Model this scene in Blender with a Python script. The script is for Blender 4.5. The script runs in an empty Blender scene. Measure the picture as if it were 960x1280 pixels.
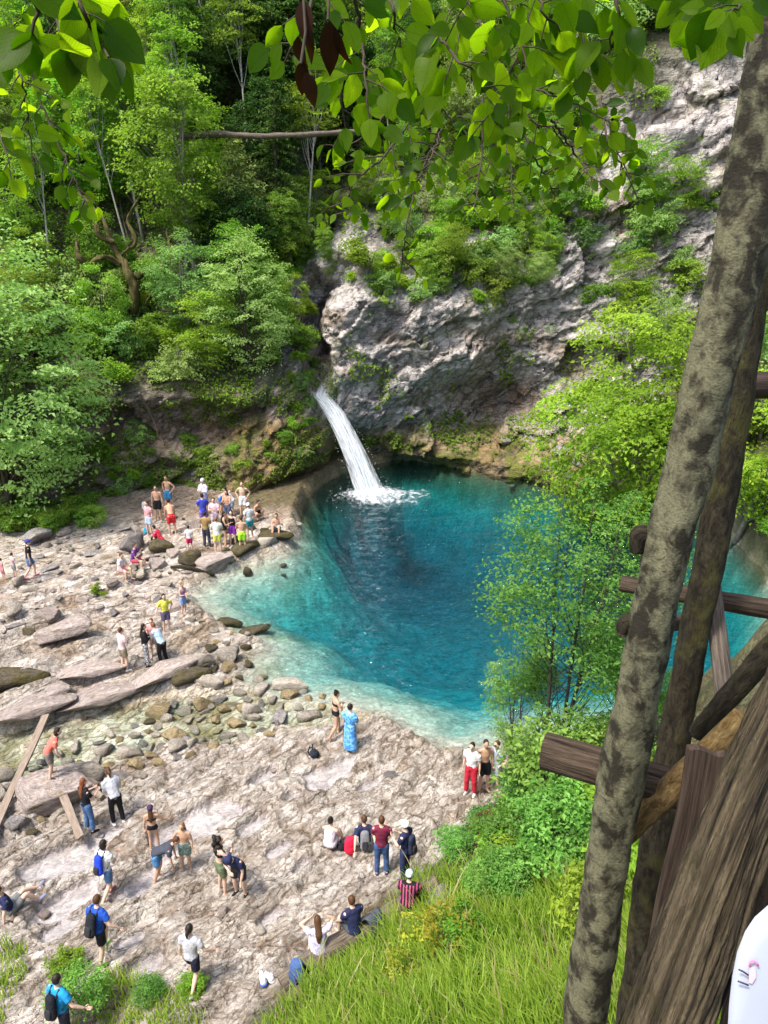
import bpy, bmesh, math, random
import numpy as np
from mathutils import Vector, Matrix, Quaternion
R = math.radians
SC = bpy.context.scene
COL = SC.collection
random.seed(7); rng = np.random.default_rng(11)

# ---------------------------------------------------------------- camera, sky, sun, exposure
PITCH = R(20.0); CAMH = 11.5; FPX = 950.0
cam_d = bpy.data.cameras.new('camera'); cam = bpy.data.objects.new('camera', cam_d); COL.objects.link(cam)
cam.location = (0, 0, CAMH); cam.rotation_euler = (R(90) - PITCH, 0, 0)
cam_d.sensor_fit = 'VERTICAL'; cam_d.sensor_height = 24.0; cam_d.lens = 24.0 * FPX / 1280.0
cam_d.clip_start = 0.05; cam_d.clip_end = 600
SC.camera = cam
SUN_DIR = Vector((-0.36, -0.30, 0.88)).normalized()      # towards the sun
wd = bpy.data.worlds.new('World'); SC.world = wd; wd.use_nodes = True
nt = wd.node_tree; bg = nt.nodes['Background']
sky = nt.nodes.new('ShaderNodeTexSky'); sky.sky_type = 'NISHITA'; sky.sun_disc = False
sky.sun_elevation = math.asin(SUN_DIR.z); sky.sun_rotation = math.atan2(SUN_DIR.x, SUN_DIR.y)
sky.air_density = 1.0; sky.dust_density = 6.0; sky.ozone_density = 0.4; sky.altitude = 800
nt.links.new(sky.outputs[0], bg.inputs[0]); bg.inputs[1].default_value = 0.15
sd = bpy.data.lights.new('sun', 'SUN'); sun = bpy.data.objects.new('sun', sd); COL.objects.link(sun)
sd.energy = 2.3; sd.angle = R(9.0); sd.color = (1.0, 0.94, 0.86)
sun.location = (-20, -15, 60); sun.rotation_euler = SUN_DIR.to_track_quat('Z', 'Y').to_euler()
SC.view_settings.view_transform = 'Standard'; SC.view_settings.look = 'None'
SC.view_settings.gamma = 1; SC.view_settings.exposure = 1.32; SC.view_settings.use_curve_mapping = False
SC.render.engine = 'CYCLES'
SC.cycles.max_bounces = 7; SC.cycles.diffuse_bounces = 3; SC.cycles.glossy_bounces = 2
SC.cycles.transmission_bounces = 3; SC.cycles.transparent_max_bounces = 10
SC.cycles.caustics_reflective = False; SC.cycles.caustics_refractive = False
SC.cycles.use_denoising = True

# ---------------------------------------------------------------- helpers
CP, SP = math.cos(PITCH), math.sin(PITCH)
def ray(px, py):
    u, v = (px - 480) / FPX, (py - 640) / FPX
    return Vector((u, CP - v * SP, -SP - v * CP))
def at_z(px, py, z=0.0):                 # where a line of sight meets a level
    d = ray(px, py); t = (z - CAMH) / d.z
    return Vector((d.x * t, d.y * t, z))
def at_y(px, py, y):                     # ... or a given distance
    d = ray(px, py); t = y / d.y
    return Vector((d.x * t, y, CAMH + d.z * t))
def at_t(px, py, t):
    d = ray(px, py)
    return Vector((d.x * t, d.y * t, CAMH + d.z * t))

def _h(ix, iy, iz, seed):
    n = (ix.astype(np.int64) * 374761393 + iy.astype(np.int64) * 668265263 + iz.astype(np.int64) * 2147483647 + seed * 1274126177) & 0xffffffff
    n = ((n ^ (n >> 13)) * 1274126177) & 0xffffffff
    n = ((n ^ (n >> 16)) * 2246822519) & 0xffffffff
    return ((n ^ (n >> 15)) & 0xffffff) / float(0xffffff)
def vn3(x, y, z, seed=0):
    ix, iy, iz = np.floor(x), np.floor(y), np.floor(z)
    fx, fy, fz = x - ix, y - iy, z - iz
    fx = fx * fx * fx * (fx * (fx * 6 - 15) + 10); fy = fy * fy * fy * (fy * (fy * 6 - 15) + 10); fz = fz * fz * fz * (fz * (fz * 6 - 15) + 10)
    c = lambda a, b, d: _h(ix + a, iy + b, iz + d, seed)
    x00 = c(0,0,0) * (1 - fx) + c(1,0,0) * fx; x10 = c(0,1,0) * (1 - fx) + c(1,1,0) * fx
    x01 = c(0,0,1) * (1 - fx) + c(1,0,1) * fx; x11 = c(0,1,1) * (1 - fx) + c(1,1,1) * fx
    a = x00 * (1 - fy) + x10 * fy; b = x01 * (1 - fy) + x11 * fy
    return (a * (1 - fz) + b * fz) * 2 - 1
def vn2(x, y, seed=0):
    ix, iy = np.floor(x), np.floor(y); fx, fy = x - ix, y - iy
    fx = fx * fx * fx * (fx * (fx * 6 - 15) + 10); fy = fy * fy * fy * (fy * (fy * 6 - 15) + 10)
    k = np.zeros_like(ix)
    c = lambda a, b: _h(ix + a, iy + b, k, seed)
    return ((c(0,0) * (1 - fx) + c(1,0) * fx) * (1 - fy) + (c(0,1) * (1 - fx) + c(1,1) * fx) * fy) * 2 - 1
def fbm2(x, y, o=4, seed=0, g=0.5, ridged=False):
    s = 0; a = 1.0; t = 0
    for i in range(o):
        n = vn2(x, y, seed + i)
        s = s + a * ((1 - 2 * np.abs(n)) if ridged else n); t += a; a *= g
        x, y = (x * 1.6 - y * 1.2) + 3.7, (x * 1.2 + y * 1.6) + 1.3
    return s / t
def fbm3(x, y, z, o=4, seed=0, g=0.5, ridged=False):
    s = 0; a = 1.0; t = 0
    for i in range(o):
        n = vn3(x, y, z, seed + i)
        s = s + a * ((1 - 2 * np.abs(n)) if ridged else n); t += a; a *= g
        x, y, z = (x * 1.6 - y * 1.2) + 3.7, (x * 1.2 + y * 1.6) + 1.3, z * 2 + 5.1
    return s / t
def worley2(x, y, seed=0):
    ix, iy = np.floor(x), np.floor(y); k = np.zeros_like(ix)
    f1 = np.full(x.shape, 9.0); f2 = np.full(x.shape, 9.0); idv = np.zeros(x.shape)
    for a in (-1, 0, 1):
        for b in (-1, 0, 1):
            cx, cy = ix + a, iy + b
            qx = cx + 0.1 + 0.8 * _h(cx, cy, k, seed); qy = cy + 0.1 + 0.8 * _h(cx, cy, k, seed + 1)
            d = np.hypot(x - qx, y - qy); r = _h(cx, cy, k, seed + 2)
            m = d < f1
            f2 = np.where(m, f1, np.minimum(f2, d)); idv = np.where(m, r, idv); f1 = np.where(m, d, f1)
    return f1, f2, idv
def facets(x, y, seed=0):
    """tilted planar block faces on a cellular pattern"""
    ix, iy = np.floor(x), np.floor(y); k = np.zeros_like(ix); f1 = np.full(x.shape, 9.0); out = np.zeros(x.shape)
    for a in (-1, 0, 1):
        for b in (-1, 0, 1):
            cx, cy = ix + a, iy + b; dx = x - (cx + 0.1 + 0.8 * _h(cx, cy, k, seed)); dy = y - (cy + 0.1 + 0.8 * _h(cx, cy, k, seed + 1)); d = np.hypot(dx, dy); m = d < f1
            v = (_h(cx, cy, k, seed + 2) - .5) + 1.5 * (_h(cx, cy, k, seed + 3) - .5) * dx + 1.5 * (_h(cx, cy, k, seed + 4) - .5) * dy
            out = np.where(m, v, out); f1 = np.where(m, d, f1)
    return out
def sstep(a, b, x):
    t = np.clip((x - a) / (b - a), 0, 1); return t * t * (3 - 2 * t)
def mixc(c, col, m):
    return c * (1 - m[..., None]) + np.array(col) * m[..., None]
def poly_sdf(x, y, poly):                # > 0 inside
    poly = [(p[0], p[1]) for p in poly]
    d = np.full(x.shape, 1e9); ins = np.zeros(x.shape, bool); n = len(poly)
    for i in range(n):
        ax, ay = poly[i]; bx, by = poly[(i + 1) % n]
        ex, ey = bx - ax, by - ay
        t = np.clip(((x - ax) * ex + (y - ay) * ey) / (ex * ex + ey * ey + 1e-12), 0, 1)
        d = np.minimum(d, np.hypot(x - ax - t * ex, y - ay - t * ey))
        c = ((ay > y) != (by > y)) & (x < ex * (y - ay) / (ey if abs(ey) > 1e-9 else 1e-9) + ax)
        ins ^= c
    return np.where(ins, d, -d)
def line_dist(x, y, pts):
    d = np.full(x.shape, 1e9)
    for a, b in zip(pts[:-1], pts[1:]):
        ex, ey = b[0] - a[0], b[1] - a[1]
        t = np.clip(((x - a[0]) * ex + (y - a[1]) * ey) / (ex * ex + ey * ey + 1e-12), 0, 1)
        d = np.minimum(d, np.hypot(x - a[0] - t * ex, y - a[1] - t * ey))
    return d

def mesh_np(name, V, F, smooth=True):
    """V (n,3), F (m,3|4) -> mesh, fast"""
    V = np.asarray(V, np.float32); F = np.asarray(F, np.int32)
    me = bpy.data.meshes.new(name); k = F.shape[1]
    me.vertices.add(len(V)); me.vertices.foreach_set('co', V.ravel())
    me.loops.add(F.size); me.loops.foreach_set('vertex_index', F.ravel())
    me.polygons.add(len(F)); me.polygons.foreach_set('loop_start', np.arange(0, F.size, k, dtype=np.int32))
    me.polygons.foreach_set('loop_total', np.full(len(F), k, np.int32))
    me.update(calc_edges=True)
    me.polygons.foreach_set('use_smooth', np.full(len(F), smooth, bool))
    return me
def vcol(me, name, C):
    C = np.asarray(C, np.float32)
    if C.shape[1] == 3: C = np.concatenate([C, np.ones((len(C), 1), np.float32)], 1)
    a = me.attributes.new(name, 'FLOAT_COLOR', 'POINT'); a.data.foreach_set('color', C.ravel())
def vflt(me, name, A):
    a = me.attributes.new(name, 'FLOAT', 'POINT'); a.data.foreach_set('value', np.asarray(A, np.float32).ravel())
def grid_faces(nr, nc):
    i = np.arange(nr * nc).reshape(nr, nc)
    return np.stack([i[:-1, :-1], i[:-1, 1:], i[1:, 1:], i[1:, :-1]], -1).reshape(-1, 4)
def obj(name, me, mat=None, parent=None, loc=None):
    o = bpy.data.objects.new(name, me); COL.objects.link(o)
    if mat is not None and me is not None:
        if len(me.materials) == 0: me.materials.append(mat)
    if parent is not None: o.parent = parent
    if loc is not None: o.location = loc
    return o
def tag(o, label, cat, group=None):
    o['label'] = label; o['category'] = cat
    if group: o['group'] = group
    return o
def kind(o, k): o['kind'] = k; return o
def thing(name, loc, label, cat, group=None, rz=0.0):
    o = bpy.data.objects.new(name, None); COL.objects.link(o); o.location = loc; o.rotation_euler = (0, 0, rz)
    o.empty_display_size = 0.2
    return tag(o, label, cat, group)
def copy_tree(o, parent=None):
    c = o.copy(); COL.objects.link(c)
    if parent is not None: c.parent = parent
    for ch in o.children: copy_tree(ch, c)
    return c

class MB:
    """mesh collector of tubes and patches"""
    def __init__(s): s.v = []; s.f = []
    def n(s): return len(s.v)
    def tube(s, pts, rad, k=8, cap=True, jit=0.0, seed=0, flat=1.0):
        pts = [Vector(p) for p in pts]; m = len(pts)
        rad = rad if hasattr(rad, '__len__') else [rad] * m
        up = None; b0 = s.n(); rr = random.Random(seed)
        for i, p in enumerate(pts):
            t = (pts[min(i + 1, m - 1)] - pts[max(i - 1, 0)]); t = t.normalized() if t.length > 1e-9 else Vector((0, 0, 1))
            if up is None:
                up = t.orthogonal().normalized()
            up = (up - t * up.dot(t)); up = up.normalized() if up.length > 1e-6 else t.orthogonal().normalized()
            sd = t.cross(up)
            for j in range(k):
                a = 2 * math.pi * j / k; r = rad[i] * (1 + jit * rr.uniform(-1, 1))
                s.v.append(tuple(p + up * (math.cos(a) * r) + sd * (math.sin(a) * r * flat)))
        for i in range(m - 1):
            for j in range(k):
                a = b0 + i * k + j; b = b0 + i * k + (j + 1) % k
                s.f.append((a, b, b + k, a + k))
        if cap:
            for i, sgn in ((0, 1), (m - 1, -1)):
                c = s.n(); s.v.append(tuple(pts[i]))
                for j in range(k):
                    a = b0 + i * k + j; b = b0 + i * k + (j + 1) % k
                    s.f.append((c, b, a) if sgn > 0 else (c, a, b))
    def box(s, c, sx, sy, sz, M=None):
        b = s.n(); M = M or Matrix.Identity(3); c = Vector(c)
        for x in (-1, 1):
            for y in (-1, 1):
                for z in (-1, 1): s.v.append(tuple(c + M @ Vector((x * sx / 2, y * sy / 2, z * sz / 2))))
        for q in ((0,1,3,2),(4,6,7,5),(0,4,5,1),(2,3,7,6),(0,2,6,4),(1,5,7,3)): s.f.append(tuple(b + i for i in q))
    def ball(s, c, r, k=8, sx=1, sy=1, sz=1, M=None):
        b = s.n(); c = Vector(c); M = M or Matrix.Identity(3); rows = max(3, k // 2 + 1)
        for i in range(rows + 1):
            th = math.pi * i / rows
            for j in range(k):
                a = 2 * math.pi * j / k
                s.v.append(tuple(c + M @ Vector((r * sx * math.sin(th) * math.cos(a), r * sy * math.sin(th) * math.sin(a), r * sz * math.cos(th)))))
        for i in range(rows):
            for j in range(k):
                p = b + i * k + j; q = b + i * k + (j + 1) % k
                s.f.append((p, p + k, q + k, q))
    def mesh(s, name, smooth=True):
        me = bpy.data.meshes.new(name); me.from_pydata(s.v, [], s.f); me.update()
        me.polygons.foreach_set('use_smooth', [smooth] * len(me.polygons))
        return me
    def build(s, name, mat, parent=None, smooth=True): return obj(name, s.mesh(name, smooth), mat, parent)

# ---------------------------------------------------------------- materials
class NT:
    def __init__(s, name):
        s.m = bpy.data.materials.new(name); s.m.use_nodes = True; s.t = s.m.node_tree; s.t.nodes.clear()
        s.out = s.n('OutputMaterial')
    def n(s, t, **kw):
        nd = s.t.nodes.new('ShaderNode' + t)
        for k, v in kw.items(): setattr(nd, k, v)
        return nd
    def l(s, a, b): s.t.links.new(a, b)
    def coord(s, scale=(1, 1, 1), kind='Object', rot=(0, 0, 0)):
        tc = s.n('TexCoord'); mp = s.n('Mapping'); mp.inputs['Scale'].default_value = scale; mp.inputs['Rotation'].default_value = rot
        s.l(tc.outputs[kind], mp.inputs[0]); return mp.outputs[0]
    def noise(s, co, sc, det=5, rough=0.55, dist=0.0):
        t = s.n('TexNoise'); t.inputs['Scale'].default_value = sc; t.inputs['Detail'].default_value = det
        t.inputs['Roughness'].default_value = rough; t.inputs['Distortion'].default_value = dist
        if co is not None: s.l(co, t.inputs['Vector'])
        return t.outputs['Fac']
    def ramp(s, f, stops):
        r = s.n('ValToRGB'); e = r.color_ramp.elements
        while len(e) < len(stops): e.new(0.5)
        for el, (p, c) in zip(e, stops):
            el.position = p; el.color = (c, c, c, 1) if not hasattr(c, '__len__') else (*c, 1)
        s.l(f, r.inputs[0]); return r.outputs[0]
    def mix(s, f, a, b, mode='MIX'):
        m = s.n('Mix', data_type='RGBA', blend_type=mode)
        for i, x in ((0, f), (6, a), (7, b)):
            if hasattr(x, 'is_linked') or hasattr(x, 'links'): s.l(x, m.inputs[i])
            else: m.inputs[i].default_value = x if not hasattr(x, '__len__') else (*x, 1)[:4]
        return m.outputs[2]
    def bump(s, h, strength=0.4, dist=0.05, nrm=None):
        b = s.n('Bump'); b.inputs['Strength'].default_value = strength; b.inputs['Distance'].default_value = dist
        s.l(h, b.inputs['Height'])
        if nrm is not None: s.l(nrm, b.inputs['Normal'])
        return b.outputs[0]
    def pbsdf(s, col, rough=0.8, nrm=None, spec=0.3):
        p = s.n('BsdfPrincipled')
        for k, v in (('Base Color', col), ('Roughness', rough), ('Normal', nrm), ('Specular IOR Level', spec)):
            if v is None: continue
            if hasattr(v, 'links'): s.l(v, p.inputs[k])
            else: p.inputs[k].default_value = (*v, 1) if hasattr(v, '__len__') else v
        s.l(p.outputs[0], s.out.inputs[0]); return p
MATS = {}
def flat_mat(name, col, rough=0.8, var=0.15, sc=30, bump=0.0, spec=0.25):
    if name in MATS: return MATS[name]
    t = NT(name); co = t.coord()
    n = t.noise(co, sc, 4)
    c = t.mix(t.ramp(n, [(0.3, 0.0), (0.7, 1.0)]), [x * (1 - var) for x in col], [min(1, x * (1 + var)) for x in col])
    t.pbsdf(c, rough, t.bump(n, bump, 0.01) if bump else None, spec)
    MATS[name] = t.m; return t.m
# ---------------------------------------------------------------- the lie of the land
PXP = lambda L: [at_z(a, b) for a, b in L]
POOL = PXP([(238,748),(262,722),(300,708),(352,690),(372,664),(374,640),(388,615),(430,590),(500,572),(600,588),(720,606),(800,622),(905,655),(975,720),(985,800),(930,860),(850,900),(740,925),(640,935),(590,940),(548,942),(500,912),(455,893),(410,880),(345,872),(300,850),(318,805),(270,785)])
CREEK = PXP([(430,870),(345,880),(280,892),(200,900),(110,925),(30,945),(-120,985)])
SLAB = PXP([(-60,770),(60,752),(110,775),(170,790),(235,765),(268,790),(262,812),(215,842),(170,862),(100,878),(20,915),(-90,935)])
EDGE0, EDIR = Vector((-2.2, 8.4)), Vector((0.69, 0.724)); ENRM = Vector((0.724, -0.69))
PUDDLES = [((412,972),0.55),((425,962),0.35),((255,1030),0.62),((225,1045),0.5),((275,1022),0.4),((95,1078),0.55),((60,1085),0.4),((90,1128),0.45),((170,1115),0.35),((75,1165),0.3),
           ((352,1062),0.22),((318,1035),0.3),((330,975),0.25),((365,1000),0.2),((180,1218),0.3),((160,1180),0.22),((462,985),0.25),((130,1050),0.4),((300,1020),0.22),((205,1080),0.2),((380,1085),0.2),((340,1150),0.2)]
PUDW = [(at_z(*p), r) for p, r in PUDDLES]

def ground(x, y, want_color=False):
    x = np.asarray(x, float); y = np.asarray(y, float)
    w = x * ENRM.x + y * ENRM.y; l = x * EDIR.x + y * EDIR.y
    dp = poly_sdf(x, y, POOL); dp = dp + 0.25 * fbm2(x * 1.1, y * 1.1, 3, 5)
    dc = 1.25 - line_dist(x, y, CREEK) + 0.45 * fbm2(x * 0.8, y * 0.8, 3, 9)
    dsl = poly_sdf(x, y, SLAB) + 0.18 * fbm2(x * 1.5, y * 1.5, 3, 15)
    dw = (x - EDGE0.x) * ENRM.x + (y - EDGE0.y) * ENRM.y + 0.3 * fbm2(x * 0.7, y * 0.7, 3, 21)
    # bedded rock shelf: slabs rising towards the slope, broken along the strike
    ww = w + 0.55 * fbm2(x * 0.55, y * 0.55, 3, 31); ll = l + 0.4 * fbm2(x * 0.9, y * 0.9, 3, 41)
    s1 = ww / 1.25; f1_ = s1 - np.floor(s1); saw1 = np.where(f1_ < 0.86, f1_ / 0.86, (1 - f1_) / 0.14) - 0.5
    wb = w + 0.3 * fbm2(x * 1.1, y * 1.1, 3, 61); s2 = wb / 0.41; f2_ = s2 - np.floor(s2); saw2 = np.where(f2_ < 0.8, f2_ / 0.8, (1 - f2_) / 0.2) - 0.5
    a1, a2, aid = worley2(ll / 0.95, ww / 0.42, 3); crack = 1 - sstep(0.0, 0.10, a2 - a1)
    b1, b2, bid = worley2(ll / 0.36 + 0.3 * fbm2(x * 3, y * 3, 2, 3), ww / 0.2, 8); crackb = 1 - sstep(0.0, 0.13, b2 - b1)
    fine = fbm2(x * 4, y * 4, 5, 51, .6)
    broken = sstep(-0.2, 0.5, fbm2(x * 0.6 + 3, y * 0.6, 3, 77))
    shelf = 0.20 + 0.10 * fbm2(x * 0.35, y * 0.35, 3, 71) + 0.15 * saw1 + 0.04 * saw2 * (0.4 + broken) + 0.10 * (aid - 0.5) - 0.055 * crack + (0.05 * (bid - 0.5) - 0.03 * crackb) * (0.3 + broken) + 0.025 * fine
    # bedding edges: thin layers weathered back one above the other
    hb_ = shelf + 0.05 * fbm2(x * 1.7, y * 1.7, 4, 141, .55); q_ = hb_ / 0.075; qf = q_ - np.floor(q_)
    shelf = 0.35 * shelf + 0.65 * (0.075 * (np.floor(q_) + sstep(0.0, 0.22, qf)) - 0.03) + 0.02 * fine
    # pebbly beach on the far left
    c1, c2, cid = worley2(x / 0.55 + 0.3 * fbm2(x, y, 2, 2), y / 0.42, 13); e1, e2, eid = worley2(x / 0.22, y / 0.19, 18)
    beach = 0.32 + 0.15 * fbm2(x * 0.3, y * 0.3, 3, 81) + 0.10 * (cid - 0.4) * (1 - c1) + 0.05 * (eid) * (1 - e1 * e1) + 0.02 * fine + 0.20 * saw1 * sstep(27, 22, y)
    beach = beach + 0.06 * np.clip(y - 27, 0, 6)
    mb = np.maximum(sstep(17.6, 19.2, y + 0.25 * x + 0.6 * fbm2(x * .7, y * .7, 2, 4)) * sstep(0, -3, x + 0.0 * y), sstep(22, 25, y))
    z = shelf * (1 - mb) + beach * mb
    # tilted slab above the brook
    sl = 0.40 + 0.22 * sstep(0, 2.5, dsl) + 0.24 * saw1 + 0.08 * saw2 + 0.06 * (aid - .5) - 0.05 * crack + 0.02 * fine
    ms = sstep(-0.02, 0.10, dsl); z = z * (1 - ms) + sl * ms
    # puddles sunk in the shelf
    pd = np.full(x.shape, -1.0)
    for (p, r) in PUDW:
        a = (x - p.x) * EDIR.x + (y - p.y) * EDIR.y; b = (x - p.x) * ENRM.x + (y - p.y) * ENRM.y
        pd = np.maximum(pd, 1 - np.hypot(a / (1.5 * r), b / (0.8 * r)))
    pd = pd + 0.35 * fbm2(x * 2.2, y * 2.2, 3, 91)
    mp = sstep(-0.12, 0.28, pd) * (1 - mb)
    z = z * (1 - mp) + (-0.035 + 0.012 * fine) * mp
    # brook bed
    mc = sstep(-0.35, 0.35, dc) * (1 - ms)
    bed = -0.13 + 0.07 * fbm2(x * 1.5, y * 1.5, 3, 95) + 0.10 * (cid - 0.45) * (1 - c1) + 0.05 * eid * (1 - e1 * e1)
    z = z * (1 - mc) + bed * mc
    # the pool: shelving on this side and on the left, deep under the fall
    dd = np.clip(dp, 0, None) * (1 + 1.5 * np.maximum(sstep(23, 36, y + .35 * x), sstep(6.5, 10.5, x)))
    sh = sstep(-7.0, 1.0, x + 0.35 * (y - 22)) * (0.10 + 0.90 * sstep(15.5, 25, y - 0.1 * x)) * (1 + 0.35 * sstep(27, 34, y))
    deep = (0.45 + 2.6 * sh) * (1 - np.exp(-(dd / (4.2)) ** 1.35)) + 0.16 * np.minimum(dd, 1.6) + 0.9 * sstep(1.6, 5.5, dd)
    mpz = sstep(-0.25, 0.25, dp)
    z = z * (1 - mpz) + (-deep + 0.06 * (cid - .4) * (1 - c1) + 0.05 * fine + 0.25 * fbm2(x * .5, y * .5, 3, 99) * sstep(0.3, 3, dd)) * mpz
    # the grassy slope this side and steep right bank
    ds = np.clip(dw, 0, None)
    up = 0.48 * ds + 0.035 * ds ** 2 + 0.1 * sstep(0, 0.5, ds)
    up = np.minimum(up, 9.0 + 0.1 * ds) * sstep(18.5, 13.0, y - 0.3 * x) 
    rb = np.clip(x - np.interp(y, [4, 13, 15.5, 17, 20, 24, 30, 36, 46], [2, 5.5, 7.5, 9.5, 11.8, 13.2, 13.5, 11.5, 11.5]) + 0.5 * fbm2(x * .6, y * .6, 3, 33), 0, None)
    z = z + np.maximum(up, 0) * (1 - 0.9 * mpz) + np.where(y > 12, 0.9 * rb + 0.04 * rb * rb, 0.0) + 0.12 * fbm2(x * 1.3, y * 1.3, 3, 37) * sstep(0.2, 1.5, ds)
    lb = np.clip(-17 - x + 0.6 * fbm2(x * .5, y * .5, 2, 43), 0, None); z = z + 0.5 * lb * sstep(16, 20, y) + 0.25 * np.clip(-14 - x, 0, None) * sstep(10, 8, y)
    if not want_color: return z
    n1 = fbm2(x * 0.9, y * 0.9, 4, 101); n2 = fbm2(x * 2.6, y * 2.6, 4, 111); n3 = fbm2(l * 0.8, w * 3.2, 4, 121)
    C = np.ones(x.shape + (3,)) * np.array((0.43, 0.39, 0.34))
    C = mixc(C, (0.58, 0.54, 0.485), sstep(-0.15, 0.45, n2 + 0.5 * n3)); C = mixc(C, (0.25, 0.175, 0.115), sstep(0.12, 0.6, n1 - 0.5 * n2 + 0.3 * n3) * 0.55)
    C = mixc(C, (0.19, 0.13, 0.08), np.clip(crackb * 0.35 + crack * 0.5, 0, 0.6) * sstep(-.4, .3, n1))
    Cb = np.ones_like(C) * np.array((0.47, 0.405, 0.35)); Cb = mixc(Cb, (0.64, 0.60, 0.55), sstep(0.35, 0.8, eid)); Cb = mixc(Cb, (0.27, 0.20, 0.14), sstep(0.05, 0.5, n1)); Cb = mixc(Cb, (0.55, 0.49, 0.40), sstep(.6, .9, cid) * .7)
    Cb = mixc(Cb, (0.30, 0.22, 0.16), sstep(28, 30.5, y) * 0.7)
    C = C * (1 - mb[..., None]) + Cb * mb[..., None]
    C = mixc(C, (0.46, 0.37, 0.27), ms * sstep(-.2, .4, n1) * .6)
    C = mixc(C, (0.60, 0.545, 0.55), sstep(.3, .8, mp) * 0.85)  # lilac silt in the puddles, paled further to stand in for reflected sky
    Cc = np.ones_like(C) * np.array((0.58, 0.52, 0.38)); Cc = mixc(Cc, (0.72, 0.67, 0.54), sstep(.4, .8, cid)); Cc = mixc(Cc, (0.34, 0.28, 0.14), sstep(0.1, .6, n1)); Cc = mixc(Cc, (0.40, 0.28, 0.12), sstep(.1, .6, n2) * .5)
    C = C * (1 - mc[..., None]) + Cc * mc[..., None]
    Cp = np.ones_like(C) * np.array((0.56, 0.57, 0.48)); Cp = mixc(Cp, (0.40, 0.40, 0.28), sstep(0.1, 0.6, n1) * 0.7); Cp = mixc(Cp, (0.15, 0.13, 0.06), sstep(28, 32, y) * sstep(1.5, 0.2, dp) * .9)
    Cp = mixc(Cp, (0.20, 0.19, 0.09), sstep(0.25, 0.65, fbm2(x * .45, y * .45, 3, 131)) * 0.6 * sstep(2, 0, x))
    Cp = mixc(Cp, (0.34, 0.62, 0.66), sstep(1.2, 4.0, dd) * .8)  # turquoise painted on the deep bed in place of the water's scattered blue light
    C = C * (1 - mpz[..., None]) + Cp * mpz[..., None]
    # wet band of algae at the waterline
    C = mixc(C, (0.33, 0.26, 0.12), np.exp(-((dp + 0.1) / 0.22) ** 2) * 0.5 * sstep(-.3, .4, n2))
    C = C * 0.92
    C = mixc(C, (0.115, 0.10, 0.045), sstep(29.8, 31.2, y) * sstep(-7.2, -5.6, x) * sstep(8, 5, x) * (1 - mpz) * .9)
    gm = sstep(0.05, 0.5, dw) * sstep(18.5, 15, y - .3 * x) + sstep(0.1, 0.8, rb) * (y > 12) + sstep(0.2, 1.2, lb)
    C = mixc(C, (0.075, 0.085, 0.03), np.clip(gm, 0, 1) * 0.9)
    return z, C, dp, (1 - sstep(-.3, .8, dp)) * (1 - .8 * sstep(.3, .8, mp))

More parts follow.
